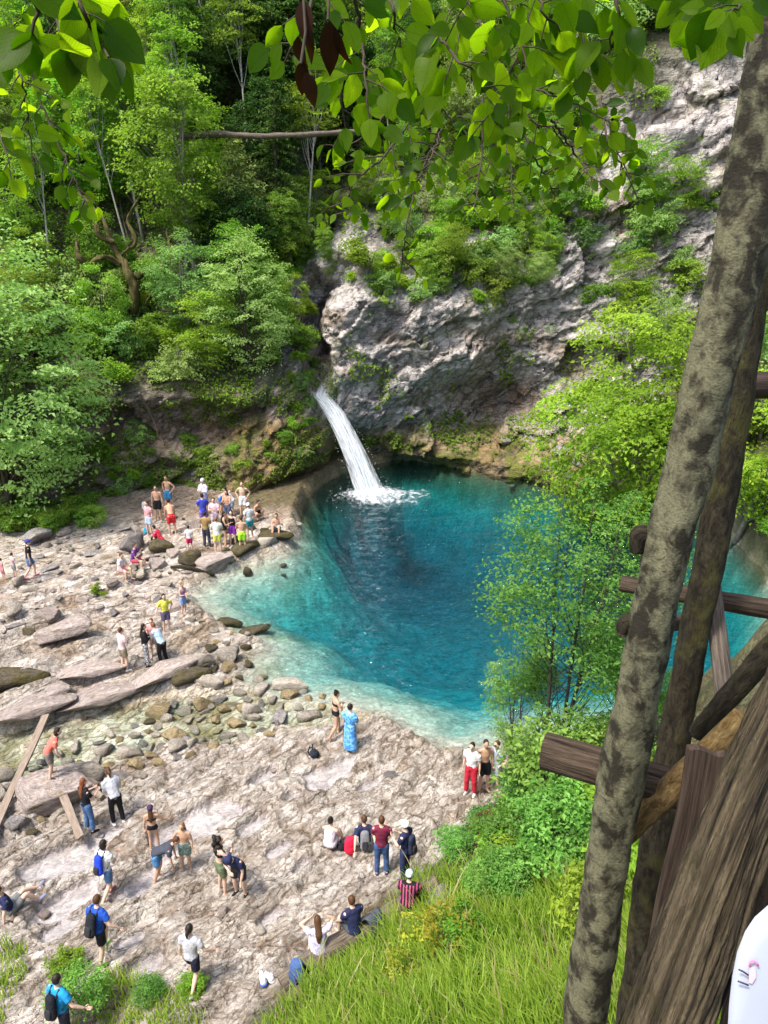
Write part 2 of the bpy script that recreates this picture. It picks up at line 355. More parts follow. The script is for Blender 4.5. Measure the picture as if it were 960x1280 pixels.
xs = np.concatenate([np.arange(-26, -11, 0.11), np.arange(-11, 5, 0.042), np.arange(5, 26, 0.12)])
ys = [-8.0]
while ys[-1] < 44: ys.append(ys[-1] + (0.4 if ys[-1] < 4 else 0.12 if ys[-1] < 7 else 0.032 + max(0, ys[-1] - 10) * 0.0042))
ys = np.array(ys)
GX, GY = np.meshgrid(xs, ys)
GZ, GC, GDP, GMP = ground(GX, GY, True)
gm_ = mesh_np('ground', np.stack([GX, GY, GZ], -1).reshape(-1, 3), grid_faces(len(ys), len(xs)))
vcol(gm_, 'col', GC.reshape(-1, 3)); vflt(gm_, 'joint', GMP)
def cracks(t, c, layers, soil, rot='Z', amt=.8):
    """soil-filled joints between plates of rock, with a small step from plate to plate"""
    nb = None
    for sc, sq, an in layers:
        mp = t.n('Mapping'); mp.inputs['Rotation'].default_value = (0, 0, an) if rot == 'Z' else (0, an, 0)
        wv = t.n('TexNoise'); wv.inputs['Scale'].default_value = sc * .9; wv.inputs['Detail'].default_value = 4
        tc = t.n('TexCoord'); t.l(tc.outputs['Object'], wv.inputs['Vector']); ad = t.n('VectorMath', operation='MULTIPLY_ADD'); t.l(wv.outputs['Color'], ad.inputs[0]); k = 1.1 / sc; ad.inputs[1].default_value = (k, k, k); t.l(tc.outputs['Object'], ad.inputs[2]); t.l(ad.outputs[0], mp.inputs[0])
        st = t.n('VectorMath', operation='MULTIPLY'); t.l(mp.outputs[0], st.inputs[0]); st.inputs[1].default_value = (.55, 1.25 / sq, .8) if rot == 'Z' else (.55, .8, 1.25 / sq)
        v = t.n('TexVoronoi', feature='DISTANCE_TO_EDGE'); v.inputs['Scale'].default_value = sc; t.l(st.outputs[0], v.inputs['Vector'])
        vc = t.n('TexVoronoi', feature='F1'); vc.inputs['Scale'].default_value = sc; t.l(st.outputs[0], vc.inputs['Vector'])
        m = t.ramp(v.outputs['Distance'], [(.0, amt), (.035, amt * .7), (.085, 0.)]); ms_ = t.noise(t.coord(), sc * .4, 3); mm = t.n('Math', operation='MULTIPLY'); t.l(m, mm.inputs[0]); t.l(t.ramp(ms_, [(.40, .05), (.6, 1.)]), mm.inputs[1])
        if rot == 'Z': jt = t.n('Attribute', attribute_name='joint'); mj = t.n('Math', operation='MULTIPLY'); t.l(mm.outputs[0], mj.inputs[0]); t.l(jt.outputs['Fac'], mj.inputs[1]); mm = mj
        sp = t.n('SeparateColor'); t.l(vc.outputs['Color'], sp.inputs[0]); c = t.mix(1.0, c, t.ramp(sp.outputs[0], [(0., .86), (1., 1.14)]), 'MULTIPLY')
        c = t.mix(mm.outputs[0], c, soil)
        h = t.n('Math', operation='MULTIPLY_ADD'); t.l(t.ramp(v.outputs['Distance'], [(0., 0.), (.12, 1.)]), h.inputs[0]); h.inputs[1].default_value = .55; t.l(sp.outputs[1], h.inputs[2])
        hh = h
        if rot == 'Z': hh = t.n('Math', operation='MULTIPLY'); t.l(h.outputs[0], hh.inputs[0]); t.l(jt.outputs['Fac'], hh.inputs[1])
        nb = t.bump(hh.outputs[0], .75, .22 / sc, nb)
    return c, nb
t = NT('limestone'); co = t.coord()
at = t.n('Attribute', attribute_name='col')
n1 = t.noise(co, 9, 6, 0.65); n2 = t.noise(co, 45, 5, 0.65); n3 = t.noise(t.coord((3, 14, 3), rot=(0, 0, R(-46))), 4, 5, 0.6)
c = t.mix(1.0, at.outputs['Color'], t.ramp(n1, [(0.25, (0.60, 0.56, 0.53)), (0.5, (1, .98, .96)), (0.75, (1.3, 1.28, 1.26))]), 'MULTIPLY')
c = t.mix(1.0, c, t.ramp(n2, [(0.3, 0.74), (0.65, 1.14)]), 'MULTIPLY')
c = t.mix(1.0, c, t.ramp(n3, [(0.3, 0.82), (0.6, 1.08)]), 'MULTIPLY')
c, nb = cracks(t, c, ((2.6, .9, R(-46)), (7.5, .8, R(-46))), (0.13, 0.085, 0.05))
nb = t.bump(n2, 0.6, 0.03, nb); nb = t.bump(n1, 0.6, 0.10, nb); nb = t.bump(n3, 0.5, 0.06, nb)
t.pbsdf(c, t.ramp(n1, [(0.3, 0.6), (0.7, 0.9)]), nb, 0.25); M_ROCK = t.m
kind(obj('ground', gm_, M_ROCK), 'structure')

def gz(x, y):
    i = min(max(int(np.searchsorted(xs, x)) - 1, 0), len(xs) - 2); j = min(max(int(np.searchsorted(ys, y)) - 1, 0), len(ys) - 2)
    a = min(max((x - xs[i]) / (xs[i + 1] - xs[i]), 0), 1); b = min(max((y - ys[j]) / (ys[j + 1] - ys[j]), 0), 1)
    return float((GZ[j, i] * (1 - a) + GZ[j, i + 1] * a) * (1 - b) + (GZ[j + 1, i] * (1 - a) + GZ[j + 1, i + 1] * a) * b)
def on_ground(px, py, it=6):
    z = 0.2
    for _ in range(it):
        p = at_z(px, py, z); z = gz(p.x, p.y)
    return Vector((p.x, p.y, z))

# ---------------------------------------------------------------- far bank, cliff and wooded hillside: one sheet, y = f(x, z)
ZK = np.array([-7, -1, 0, .6, 1.2, 2, 3, 4, 4.7, 5.4, 8, 10, 12, 16, 20, 26, 40, 70.])
ST = {
 -60: [26, 27, 27, 27.4, 28, 29, 30, 31, 31.6, 32.2, 35.5, 38, 40.5, 45, 50, 57, 73, 105],
 -26: [27, 28, 28, 28.4, 29, 29.8, 30.6, 31.4, 32, 32.6, 36, 38.5, 41, 46, 51, 58, 74, 106],
 -16: [29, 29.8, 29.8, 30, 30.4, 30.8, 31.4, 31.8, 31.8, 32.4, 36.2, 39, 41.5, 46.5, 51, 58, 74, 106],
 -12: [31, 31.6, 31.6, 31.9, 32.2, 32.6, 33.6, 33.8, 32.9, 33.5, 37, 39.5, 42, 47, 51.5, 58.5, 74, 106],
 -9:  [32, 32.9, 32.9, 33, 33.2, 33.8, 35.0, 34.9, 33.8, 34.2, 37.6, 40, 42.5, 47, 51.5, 58.5, 74, 106],
 -6:  [32.8, 32.8, 32.4, 32.1, 32.0, 32.3, 33.6, 34.4, 34.0, 34.8, 38.4, 40.6, 43, 47.5, 52, 59, 75, 107],
 -5:  [35, 35, 34.6, 33.6, 33.0, 32.9, 33.3, 34.2, 34.6, 35.6, 39, 41, 43.5, 48, 52.5, 59.5, 75, 107],
 -4.2:[36.4, 36.4, 36, 35, 34.2, 33.9, 34.2, 34.6, 35.2, 36.2, 39.8, 42,46, 49.5, 53.5, 60, 75, 107],
 -3.8:[37, 37, 36.6, 35.6, 34.8, 34.4, 34.6, 35.0, 35.9, 40.5, 42.4, 41.6, 46, 50.5, 54, 60.5, 75, 107],
 -3.1:[38, 38, 37.6, 37.0, 36.6, 36.2, 36.0, 36.0, 38.6, 42.5, 43.2, 40.6, 47, 51, 54.5, 61, 75, 107],
 -2.5:[39, 39, 38.6, 38.2, 37.8, 37.4, 37.0, 36.9, 37.2, 37.8, 39.2, 41, 45, 51, 55, 61, 75, 107],
 -1.4:[40, 40, 39.8, 39.4, 39, 38.6, 38, 37.8, 37.7, 37.7, 38.0, 39.4, 43, 50, 55, 61, 75, 107],
  1:  [40.9, 40.6, 40.2, 39.6, 39.6, 39.8, 39.4, 38.9, 38.7, 38.7, 38.8, 40.6, 43.6, 49, 54.5, 61, 75, 107],
  4:  [39.6, 39.0, 38.4, 38.2, 39.2, 40.6, 41.0, 41.0, 39.8, 39.3, 39.4, 40.8, 43.6, 49, 54, 60.5, 75, 107],
  7:  [37.2, 36.8, 36.2, 36.2, 37.6, 39.8, 41.2, 41.3, 40.8, 40.2, 40.0, 40.8, 42.4, 47, 52.5, 59.5, 75, 107],
  10: [35.8, 35.4, 34.8, 35.0, 36.4, 38.4, 39.8, 40.4, 40.6, 40.4, 40.8, 41.6, 42.4, 44.2, 46.8, 56, 75, 107],
  14: [34.5, 34, 33.6, 34, 35, 36.6, 38, 38.8, 39.2, 39.5, 40.2, 40.8, 41.4, 42.8, 44.6, 53, 74, 107],
  20: [33, 33, 33, 33.4, 34, 35, 36, 36.8, 37.2, 37.6, 39, 39.8, 40.6, 42.2, 44.4, 51, 72, 107],
  60: [24, 24, 24, 24.5, 25, 26, 28, 29, 30, 31, 33, 35, 37, 40, 43, 50, 70, 107]}
SXK = np.array(sorted(ST)); SYK = np.array([ST[k] for k in sorted(ST)], float)
def sheet_y(x, z):
    x = np.asarray(x, float); z = np.asarray(z, float)
    fx = np.interp(x, SXK, np.arange(len(SXK))); fz = np.interp(z, ZK, np.arange(len(ZK)))
    i = np.clip(fx.astype(int), 0, len(SXK) - 2); j = np.clip(fz.astype(int), 0, len(ZK) - 2)
    a, b = fx - i, fz - j; a = a * a * (3 - 2 * a) * .6 + a * .4; b = b * b * (3 - 2 * b) * .5 + b * .5
    return (SYK[i, j] * (1 - b) + SYK[i, j + 1] * b) * (1 - a) + (SYK[i + 1, j] * (1 - b) + SYK[i + 1, j + 1] * b) * a
def rockiness(x, z):
    r = sstep(np.where(z > 4.2, -5.2, -3.8), np.where(z > 4.2, -4.4, -3.1), x) * sstep(13.5, 9.5, z - 0.9 * np.clip(x - 6.0, 0, 9) + 1.6 * fbm2(x * .5, z * .5, 3, 201))
    lb = sstep(5.4, 4.2, z + 0.7 * fbm2(x * .6, z * .9, 3, 203)) * sstep(0.5, 1.2, z) * sstep(-17, -14, x)
    return np.clip(np.maximum(r, lb), 0, 1)
def sheet(x, z, want_color=False):
    xw = x + (.9 * fbm2(z * .42 + 3, x * .15, 3, 207) + .35 * fbm2(z * 1.5, x * .5, 2, 209)) * sstep(4.8, 6.8, z) * sstep(16, 12, z)
    y0 = sheet_y(xw, z); rk = rockiness(xw, z)
    # beds dipping to the right, jointed blocks
    u = z * 0.8 - x * 0.45 + 0.9 * fbm3(x * .35, z * .35, y0 * .2, 3, 211); v = x * 0.8 + z * 0.45
    qa = 0.5 * fbm2(x * .8, z * .8, 3, 6); w1, w2, wid = worley2(u / 1.5 + qa, v / 2.3 + qa, 221); k1, k2, kid = worley2(u / 0.5 + qa, v / 0.8 - qa, 231)
    s = u / 0.55; sf = s - np.floor(s)
    big = fbm3(x * .3, z * .3, y0 * .3, 3, 241); rid = fbm3(x * .9, z * .9, y0 * .9, 5, 251, 0.55, True)
    d = rk * (0.95 * facets(u / 1.7 + .3 * qa, v / 3.4 + .3 * qa, 222) + 0.34 * facets(u / .7 + qa, v / 1.0 - qa, 232) + 0.20 * rid + 0.08 * (sf - .5) - 0.14 * (1 - sstep(0, .12, w2 - w1)) - .12 * (1 - sstep(0, .12, k2 - k1)) + 0.10 * fbm2(x * 5, z * 5, 3, 5)) + (0.5 + 0.5 * rk) * big
    d = d + (1 - rk) * (0.35 * fbm3(x * .8, z * .8, y0 * .6, 4, 261)) * sstep(0.2, 1.5, z)
    y = y0 - d * sstep(-1.0, 0.6, z) * np.where(z < 0.6, 0.5, 1.0)
    if not want_color: return y
    n1 = fbm3(x * .5, z * .5, y0 * .5, 4, 271); n2 = fbm3(x * 1.7, z * 1.7, y0 * 1.7, 4, 281)
    C = np.ones(x.shape + (3,)) * np.array((0.45, 0.42, 0.395))
    C = mixc(C, (0.57, 0.52, 0.48), sstep(-.2, .4, n1 + .4 * n2)); C = mixc(C, (0.27, 0.255, 0.26), sstep(.05, .5, n2 - .3 * n1) * .7); C = mixc(C, (0.30, 0.22, 0.15), sstep(.2, .6, fbm2(x * .4 + 9, z * .8, 3, 291)) * .6)
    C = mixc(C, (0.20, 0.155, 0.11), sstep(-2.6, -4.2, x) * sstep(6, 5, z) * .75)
    # brown undercut soil bands
    soil = np.exp(-((z - 3.1 + .2 * n1) / .75) ** 2) * sstep(-13.5, -11.5, x) * sstep(-4.5, -7, x) + np.exp(-((z - 3.0) / 1.1) ** 2) * sstep(3, 4.5, x) * sstep(10.5, 8, x)
    C = mixc(C, (0.235, 0.150, 0.092), np.clip(soil * (.7 + .8 * n2), 0, 1) * .9)
    # ochre algae and moss apron near the water
    ap = sstep(2.4, 1.2, z - 1.5 * sstep(-2.2, -3.2, x) + .6 * n1) * sstep(-8.5, -6, x)
    C = mixc(C, (0.21, 0.14, 0.035), ap * .8); C = mixc(C, (0.10, 0.12, 0.02), ap * sstep(-.1, .3, n2) * .85)
    ap2 = sstep(3.0, 1.2, z + .8 * n1) * sstep(-5, -8, x); C = mixc(C, (0.10, 0.12, 0.03), ap2 * sstep(-.35, .1, n2 + .3 * n1) * .85)
    C = mixc(C, (0.11, 0.115, 0.03), sstep(.25, .5, n1 + .3 * n2) * .55 * sstep(1.0, 3, z))
    veg = (1 - rk) * sstep(1.2, 2.2, z) * np.where(x > -2.5, 1, sstep(4, 5.4, z)); C = mixc(C, (0.060, 0.066, 0.022), np.clip(veg, 0, 1) * .92)
    return y, C, rk
sx = np.concatenate([np.arange(-60, -18, 1.2), np.arange(-18, 22, 0.09), np.arange(22, 60, 1.2)])
sz = np.concatenate([np.arange(-7, -1, 0.8), np.arange(-1, 13, 0.085), np.arange(13, 26, 0.22), np.arange(26, 70, 1.2)])
SX, SZ = np.meshgrid(sx, sz); SY, SCO, SRK = sheet(SX, SZ, True)
cm = mesh_np('cliff', np.stack([SX, SY, SZ], -1).reshape(-1, 3), grid_faces(len(sz), len(sx)))
vcol(cm, 'col', SCO.reshape(-1, 3))
t = NT('cliff_rock'); co = t.coord(); at = t.n('Attribute', attribute_name='col')
n1 = t.noise(co, 3.2, 6, 0.65); n2 = t.noise(co, 17, 6, 0.68); n3 = t.noise(t.coord((1, 1, 5), rot=(0, R(28), 0)), 3.0, 6, 0.65, 0.6)
c = t.mix(1.0, at.outputs['Color'], t.ramp(n1, [(0.28, (0.7, 0.68, 0.67)), (0.5, 1.0), (0.72, (1.25, 1.23, 1.22))]), 'MULTIPLY')
c = t.mix(1.0, c, t.ramp(n2, [(0.3, 0.76), (0.68, 1.18)]), 'MULTIPLY'); c = t.mix(1.0, c, t.ramp(n3, [(0.35, 0.72), (0.6, 1.15)]), 'MULTIPLY')
c, nb = cracks(t, c, ((.6, .8, R(30)), (1.9, .8, R(34))), (0.07, 0.06, 0.052), 'Y', .6)
nb = t.bump(n2, 0.5, 0.08, nb); nb = t.bump(n3, 0.55, 0.2, nb); nb = t.bump(n1, 0.35, 0.25, nb)
t.pbsdf(c, 0.85, nb, 0.2); M_CLIFF = t.m
kind(obj('cliff', cm, M_CLIFF), 'structure')
def sheet_i(x, z):
    i = np.clip(np.searchsorted(sx, x) - 1, 0, len(sx) - 2); j = np.clip(np.searchsorted(sz, z) - 1, 0, len(sz) - 2)
    a = np.clip((x - sx[i]) / (sx[i + 1] - sx[i]), 0, 1); b = np.clip((z - sz[j]) / (sz[j + 1] - sz[j]), 0, 1)
    return (SY[j, i] * (1 - a) + SY[j, i + 1] * a) * (1 - b) + (SY[j + 1, i] * (1 - a) + SY[j + 1, i + 1] * a) * b
def sheet_at(px, py):                     # first hit of a line of sight with the far sheet
    d = ray(px, py); t0 = 30.0
    ts = np.linspace(26, 95, 900); X = d.x * ts; Y = d.y * ts; Z = CAMH + d.z * ts
    k = np.argmax(Y > sheet_i(X, Z))
    return Vector((X[k], Y[k], Z[k]))
def sheet_p(x, z): return Vector((x, float(sheet_i(np.array([x]), np.array([z]))[0]), z))

# ---------------------------------------------------------------- water
wx = np.concatenate([np.arange(-25.9, -10, 0.5), np.arange(-10, 13, 0.14), np.arange(13, 25.9, 0.5)]); wy = np.concatenate([np.arange(3.2, 12, .3), np.arange(12, 38, 0.11), np.arange(38, 43.9, .2)])
WX, WY = np.meshgrid(wx, wy)
wdp = poly_sdf(WX, WY, POOL); fallp = at_z(468, 622)
amp = sstep(-0.2, 1.6, wdp)
rr_ = np.hypot(WX - fallp.x, WY - fallp.y)
WZ = amp * (0.020 * fbm2(WX * 1.6 + .5 * WY, WY * 2.6, 3, 301, .6) + 0.022 * fbm2(WX * 4.0, WY * 5.5, 3, 311, .6)) + amp * 0.04 * np.exp(-rr_ / 3.0) * np.sin(rr_ * 5.2 + 2 * fbm2(WX, WY, 2, 5))
nr, nc = WX.shape; top = np.stack([WX, WY, WZ], -1).reshape(-1, 3); Fq = grid_faces(nr, nc)
bot = np.array([[wx[0], wy[0], -9.], [wx[-1], wy[0], -9.], [wx[-1], wy[-1], -9.], [wx[0], wy[-1], -9.]])
wm = bpy.data.meshes.new('pool_water')
b0 = len(top); faces = Fq.tolist(); idx = np.arange(nr * nc).reshape(nr, nc)
faces.append([b0 + 3, b0 + 2, b0 + 1, b0])
faces.append([b0, b0 + 1] + idx[0, ::-1].tolist()); faces.append([b0 + 1, b0 + 2] + idx[::-1, -1].tolist())
faces.append([b0 + 2, b0 + 3] + idx[-1, :].tolist()); faces.append([b0 + 3, b0] + idx[:, 0].tolist())
wm.from_pydata(np.concatenate([top, bot]).tolist(), [], faces); wm.update()
wm.polygons.foreach_set('use_smooth', [True] * len(Fq) + [False] * 5)
vflt(wm, 'amp', np.concatenate([amp.ravel(), np.zeros(4)]))
t = NT('pool_water'); co = t.coord((1, 1.6, 1))
at = t.n('Attribute', attribute_name='amp')
n1 = t.noise(co, 2.4, 3, 0.6, 0.4); n2 = t.noise(co, 7.5, 3, 0.6, 0.3)
ad = t.n('Math', operation='MULTIPLY_ADD'); ad.inputs[1].default_value = 0.4; t.l(n2, ad.inputs[0]); t.l(n1, ad.inputs[2])
ml = t.n('Math', operation='MULTIPLY'); t.l(ad.outputs[0], ml.inputs[0]); mx = t.n('Math', operation='MAXIMUM'); mx.inputs[1].default_value = 0.06; t.l(at.outputs['Fac'], mx.inputs[0]); t.l(mx.outputs[0], ml.inputs[1])
nb = t.bump(ml.outputs[0], 0.8, 0.22)
fr = t.n('Fresnel'); fr.inputs[0].default_value = 1.33; t.l(nb, fr.inputs['Normal'])
gl = t.n('BsdfGlossy'); gl.inputs['Roughness'].default_value = 0.03; t.l(nb, gl.inputs['Normal'])
tr = t.n('BsdfTransparent'); tr.inputs[0].default_value = (1, 1, 1, 1)
ms = t.n('MixShader'); t.l(fr.outputs[0], ms.inputs[0]); t.l(tr.outputs[0], ms.inputs[1]); t.l(gl.outputs[0], ms.inputs[2])
va = t.n('VolumeAbsorption'); va.inputs[0].default_value = (0.0, 0.81, 0.855, 1); va.inputs[1].default_value = 0.62
t.l(ms.outputs[0], t.out.inputs[0]); t.l(va.outputs[0], t.out.inputs[1]); M_WATER = t.m
kind(obj('pool_water', wm, M_WATER), 'structure')

# ---------------------------------------------------------------- the waterfall
def fall_material():
    t = NT('falling_water'); at = t.n('Attribute', attribute_name='uvw')
    mp = t.n('Mapping'); mp.inputs['Scale'].default_value = (9, 0.9, 1); t.l(at.outputs['Vector'], mp.inputs[0])
    n1 = t.noise(mp.outputs[0], 1.6, 5, 0.6, 0.3); mp2 = t.n('Mapping'); mp2.inputs['Scale'].default_value = (26, 2.2, 1); t.l(at.outputs['Vector'], mp2.inputs[0]); n2 = t.noise(mp2.outputs[0], 1.5, 4, 0.6)
    al = t.n('Attribute', attribute_name='alpha')
    a1 = t.n('Math', operation='MULTIPLY_ADD'); t.l(n1, a1.inputs[0]); a1.inputs[1].default_value = 2.6; a1.inputs[2].default_value = -1.25
    a2 = t.n('Math', operation='MULTIPLY_ADD'); t.l(n2, a2.inputs[0]); a2.inputs[1].default_value = 0.9; t.l(a1.outputs[0], a2.inputs[2])
    a3 = t.n('Math', operation='ADD', use_clamp=True); t.l(a2.outputs[0], a3.inputs[0]); t.l(al.outputs['Fac'], a3.inputs[1])
    df = t.n('BsdfDiffuse'); df.inputs[0].default_value = (.86, .89, .92, 1); tl = t.n('BsdfTranslucent'); tl.inputs[0].default_value = (.8, .85, .9, 1)
    m1 = t.n('MixShader'); m1.inputs[0].default_value = 0.45; t.l(df.outputs[0], m1.inputs[1]); t.l(tl.outputs[0], m1.inputs[2])
    tp = t.n('BsdfTransparent'); m2 = t.n('MixShader'); t.l(a3.outputs[0], m2.inputs[0]); t.l(tp.outputs[0], m2.inputs[1]); t.l(m1.outputs[0], m2.inputs[2])
    t.l(m2.outputs[0], t.out.inputs[0]); return t.m
M_FALL = fall_material()
def waterfall():
    lip = at_y(399, 493, 36.3); base = at_z(465, 618, 0.0); nv, nu = 70, 40; V = []; UV = []; A = []; F = []
    for layer in range(2):
        for i in range(nv):
            q = i / (nv - 1)
            if q < .12: s_ = q / .12; c = lip + Vector((.02, 3.4, .38)) * (1 - s_); dropz = 0
            else:
                s_ = (q - .12) / .88; c = Vector((lip.x + (base.x - lip.x) * s_ ** 0.86, lip.y + (base.y - lip.y) * s_ ** 0.8, lip.z + (base.z - .15 - lip.z) * s_ ** 1.28))
            wdt = 0.42 + 0.24 * q + 0.45 * max(0, q - .75)
            for j in range(nu):
                e = j / (nu - 1) * 2 - 1
                nx = 0.10 * math.sin(e * 9 + q * 3 + layer * 2) + 0.06 * math.sin(e * 23 + q * 5)
                V.append((c.x + e * wdt * 1.0, c.y - 0.32 * (1 - e * e) * (1 - .5 * layer) - nx * (0.4 + q) * .8 + .15 * layer, c.z - abs(e) * .10 * (1 - q)))
                UV.append((e * wdt + layer * 3.3, q * 5.0, layer)); A.append(0.30 - 0.75 * abs(e) ** 4 - 0.25 * (q < .3) * (1 - q / .3) - .1 * layer)
    for L in range(2):
        F.append(grid_faces(nv, nu) + L * nv * nu)
    me = mesh_np('waterfall', V, np.concatenate(F)); a = me.attributes.new('uvw', 'FLOAT_VECTOR', 'POINT'); a.data.foreach_set('vector', np.array(UV, np.float32).ravel()); vflt(me, 'alpha', A)
    kind(obj('waterfall', me, M_FALL), 'structure')
    # churned foam where it lands
    n = 90; g = np.linspace(-1, 1, n); X, Y = np.meshgrid(g * 2.6, g * 2.3); r = np.hypot(X / (1.5 + .5 * (X > 0) * 1.0), Y / 1.2); a = np.arctan2(Y, X)
    hgt = np.exp(-(r * 1.5) ** 2) * (0.30 + 0.28 * fbm2(X * 3, Y * 3, 4, 7, .6)) + 0.03 + 0.03 * fbm2(X * 4, Y * 4, 3, 9)
    me = mesh_np('foam', np.stack([X + base.x + .15, Y + base.y - .35, hgt], -1).reshape(-1, 3), grid_faces(n, n))
    vflt(me, 'alpha', (0.62 - 1.0 * r + 0.5 * fbm2(X * 2.2, Y * 2.2, 3, 3)).ravel()); u = me.attributes.new('uvw', 'FLOAT_VECTOR', 'POINT'); u.data.foreach_set('vector', np.stack([X * .35, Y * 3, X * 0], -1).astype(np.float32).ravel())
    kind(obj('foam', me, M_FALL), 'stuff')
    mb = MB(); rr = random.Random(4)
    for i in range(420):
        a = rr.gauss(0, .75); hgt_ = abs(rr.gauss(0, .35)) * math.exp(-a * a * .6); mb.ball((base.x + .1 + a, base.y - .35 + rr.gauss(0, .35), .03 + hgt_), rr.uniform(.006, .02), 4)
    for i in range(110):
        q = rr.random(); mb.ball((lip.x + (base.x - lip.x) * q ** .86 + rr.choice((-1, 1)) * (.42 + .4 * q + abs(rr.gauss(0, .10))), lip.y + (base.y - lip.y) * q ** .8 - rr.uniform(0, .3), lip.z * (1 - q ** 1.28)), rr.uniform(.005, .012), 4)
    kind(mb.build('spray', flat_mat('spray_white', (.85, .88, .9), .4)), 'stuff')
waterfall()
# ---------------------------------------------------------------- foliage
def leaf_mat(name, dark, light, trans=0.42, gloss=0.008, tint=0.12):
    t = NT(name); lv = t.n('Attribute', attribute_name='lv'); oi = t.n('ObjectInfo')
    c = t.mix(lv.outputs['Fac'], dark, light)
    hs = t.n('HueSaturation'); t.l(c, hs.inputs['Color'])
    mr = t.n('MapRange'); mr.inputs[3].default_value = 0.5 - tint * .18; mr.inputs[4].default_value = 0.5 + tint * .22; t.l(oi.outputs['Random'], mr.inputs[0]); t.l(mr.outputs[0], hs.inputs['Hue'])
    wn = t.n('Math', operation='MULTIPLY'); wn.inputs[1].default_value = 7.31; t.l(oi.outputs['Random'], wn.inputs[0]); fc = t.n('Math', operation='FRACT'); t.l(wn.outputs[0], fc.inputs[0])
    m2 = t.n('MapRange'); m2.inputs[3].default_value = 1 - tint * 2.2; m2.inputs[4].default_value = 1 + tint * 2.2; t.l(fc.outputs[0], m2.inputs[0]); t.l(m2.outputs[0], hs.inputs['Value'])
    df = t.n('BsdfDiffuse'); t.l(hs.outputs[0], df.inputs[0])
    tl = t.n('BsdfTranslucent'); tc = t.mix(1.0, hs.outputs[0], (1.1, 1.25, 0.6), 'MULTIPLY'); t.l(tc, tl.inputs[0])
    m = t.n('MixShader'); m.inputs[0].default_value = trans; t.l(df.outputs[0], m.inputs[1]); t.l(tl.outputs[0], m.inputs[2])
    g = t.n('BsdfGlossy'); g.inputs['Roughness'].default_value = 0.42; m3 = t.n('MixShader'); m3.inputs[0].default_value = gloss; t.l(m.outputs[0], m3.inputs[1]); t.l(g.outputs[0], m3.inputs[2])
    t.l(m3.outputs[0], t.out.inputs[0]); return t.m
L_MID = leaf_mat('leaf_mid', (0.125, 0.22, 0.028), (0.31, 0.46, 0.07), .5)
L_PALE = leaf_mat('leaf_pale', (0.18, 0.29, 0.08), (0.37, 0.52, 0.17))
L_PALE2 = leaf_mat('leaf_pale_feathery', (0.25, 0.38, 0.11), (0.48, 0.62, 0.24), .5)
L_YEL = leaf_mat('leaf_yellowish', (0.20, 0.26, 0.08), (0.40, 0.44, 0.16))
L_DARK = leaf_mat('leaf_dark', (0.036, 0.08, 0.02), (0.085, 0.16, 0.036), 0.4)
L_VIV = leaf_mat('leaf_vivid', (0.16, 0.28, 0.024), (0.33, 0.50, 0.06), 0.5)
L_MOSS = leaf_mat('leaf_moss', (0.075, 0.10, 0.012), (0.22, 0.27, 0.04), .35)
L_SAP = leaf_mat('leaf_sapling', (0.11, 0.225, 0.04), (0.26, 0.43, 0.095), 0.5)
M_BARK = flat_mat('bark_grey', (0.22, 0.20, 0.165), 0.9, 0.45, 6, 0.6)
M_BARKP = flat_mat('bark_pale', (0.34, 0.32, 0.28), 0.9, 0.35, 5, 0.4)
M_BARKD = flat_mat('bark_dark', (0.055, 0.045, 0.035), 0.9, 0.45, 6, 0.6)
M_MOSSB = flat_mat('bark_mossy', (0.15, 0.125, 0.04), 0.95, 0.5, 4, 0.8)

def leaves_np(P, N, size, rng_, lv=None, aspect=0.62, fold=0.18):
    n = len(P); N = N / np.linalg.norm(N, axis=1, keepdims=True)
    a = rng_.normal(size=(n, 3)); a -= N * (a * N).sum(1, keepdims=True); a /= np.linalg.norm(a, axis=1, keepdims=True)
    b = np.cross(N, a); s = (size * np.exp(rng_.normal(0, .22, n)))[:, None]
    droop = -0.15 * s * np.array([0, 0, 1.0])
    V = np.stack([P - a * s * .5, P + b * s * .5 * aspect + N * s * fold, P + a * s * .55 + droop, P - b * s * .5 * aspect + N * s * fold], 1).reshape(-1, 3)
    F = np.arange(4 * n).reshape(n, 4)
    lv = rng_.random(n) if lv is None else np.clip(lv + rng_.normal(0, .18, n), 0, 1)
    return V, F, np.repeat(lv, 4)
def crown_mesh(name, clumps, per, rc, size, seed, flat=0.35, up=1.2, aspect=0.62):
    """clumps: (k,3) centres; flattened sprays of leaves round each"""
    r_ = np.random.default_rng(seed); k = len(clumps); n = k * per
    ci = np.repeat(np.arange(k), per); rad = rc * (0.6 + 0.8 * r_.random(k))
    tilt = r_.normal(0, .28, (k, 2)); d = r_.normal(size=(n, 3)); d /= np.linalg.norm(d, axis=1, keepdims=True); d *= (r_.random(n) ** .45)[:, None]
    d[:, 2] *= flat; off = d * rad[ci][:, None]
    off[:, 2] += tilt[ci, 0] * off[:, 0] + tilt[ci, 1] * off[:, 1] - 0.25 * (off[:, 0] ** 2 + off[:, 1] ** 2) / rad[ci]
    P = clumps[ci] + off; c0 = clumps.mean(0)
    out = (P - c0); out /= np.linalg.norm(out, axis=1, keepdims=True) + 1e-6
    N = r_.normal(0, .55, (n, 3)) + np.array([0, 0, up]) + out * 0.55
    V, F, lv = leaves_np(P, N, size, r_, (0.5 + .35 * r_.normal(size=k))[ci], aspect)
    me = mesh_np(name, V, F, False); vflt(me, 'lv', lv); return me
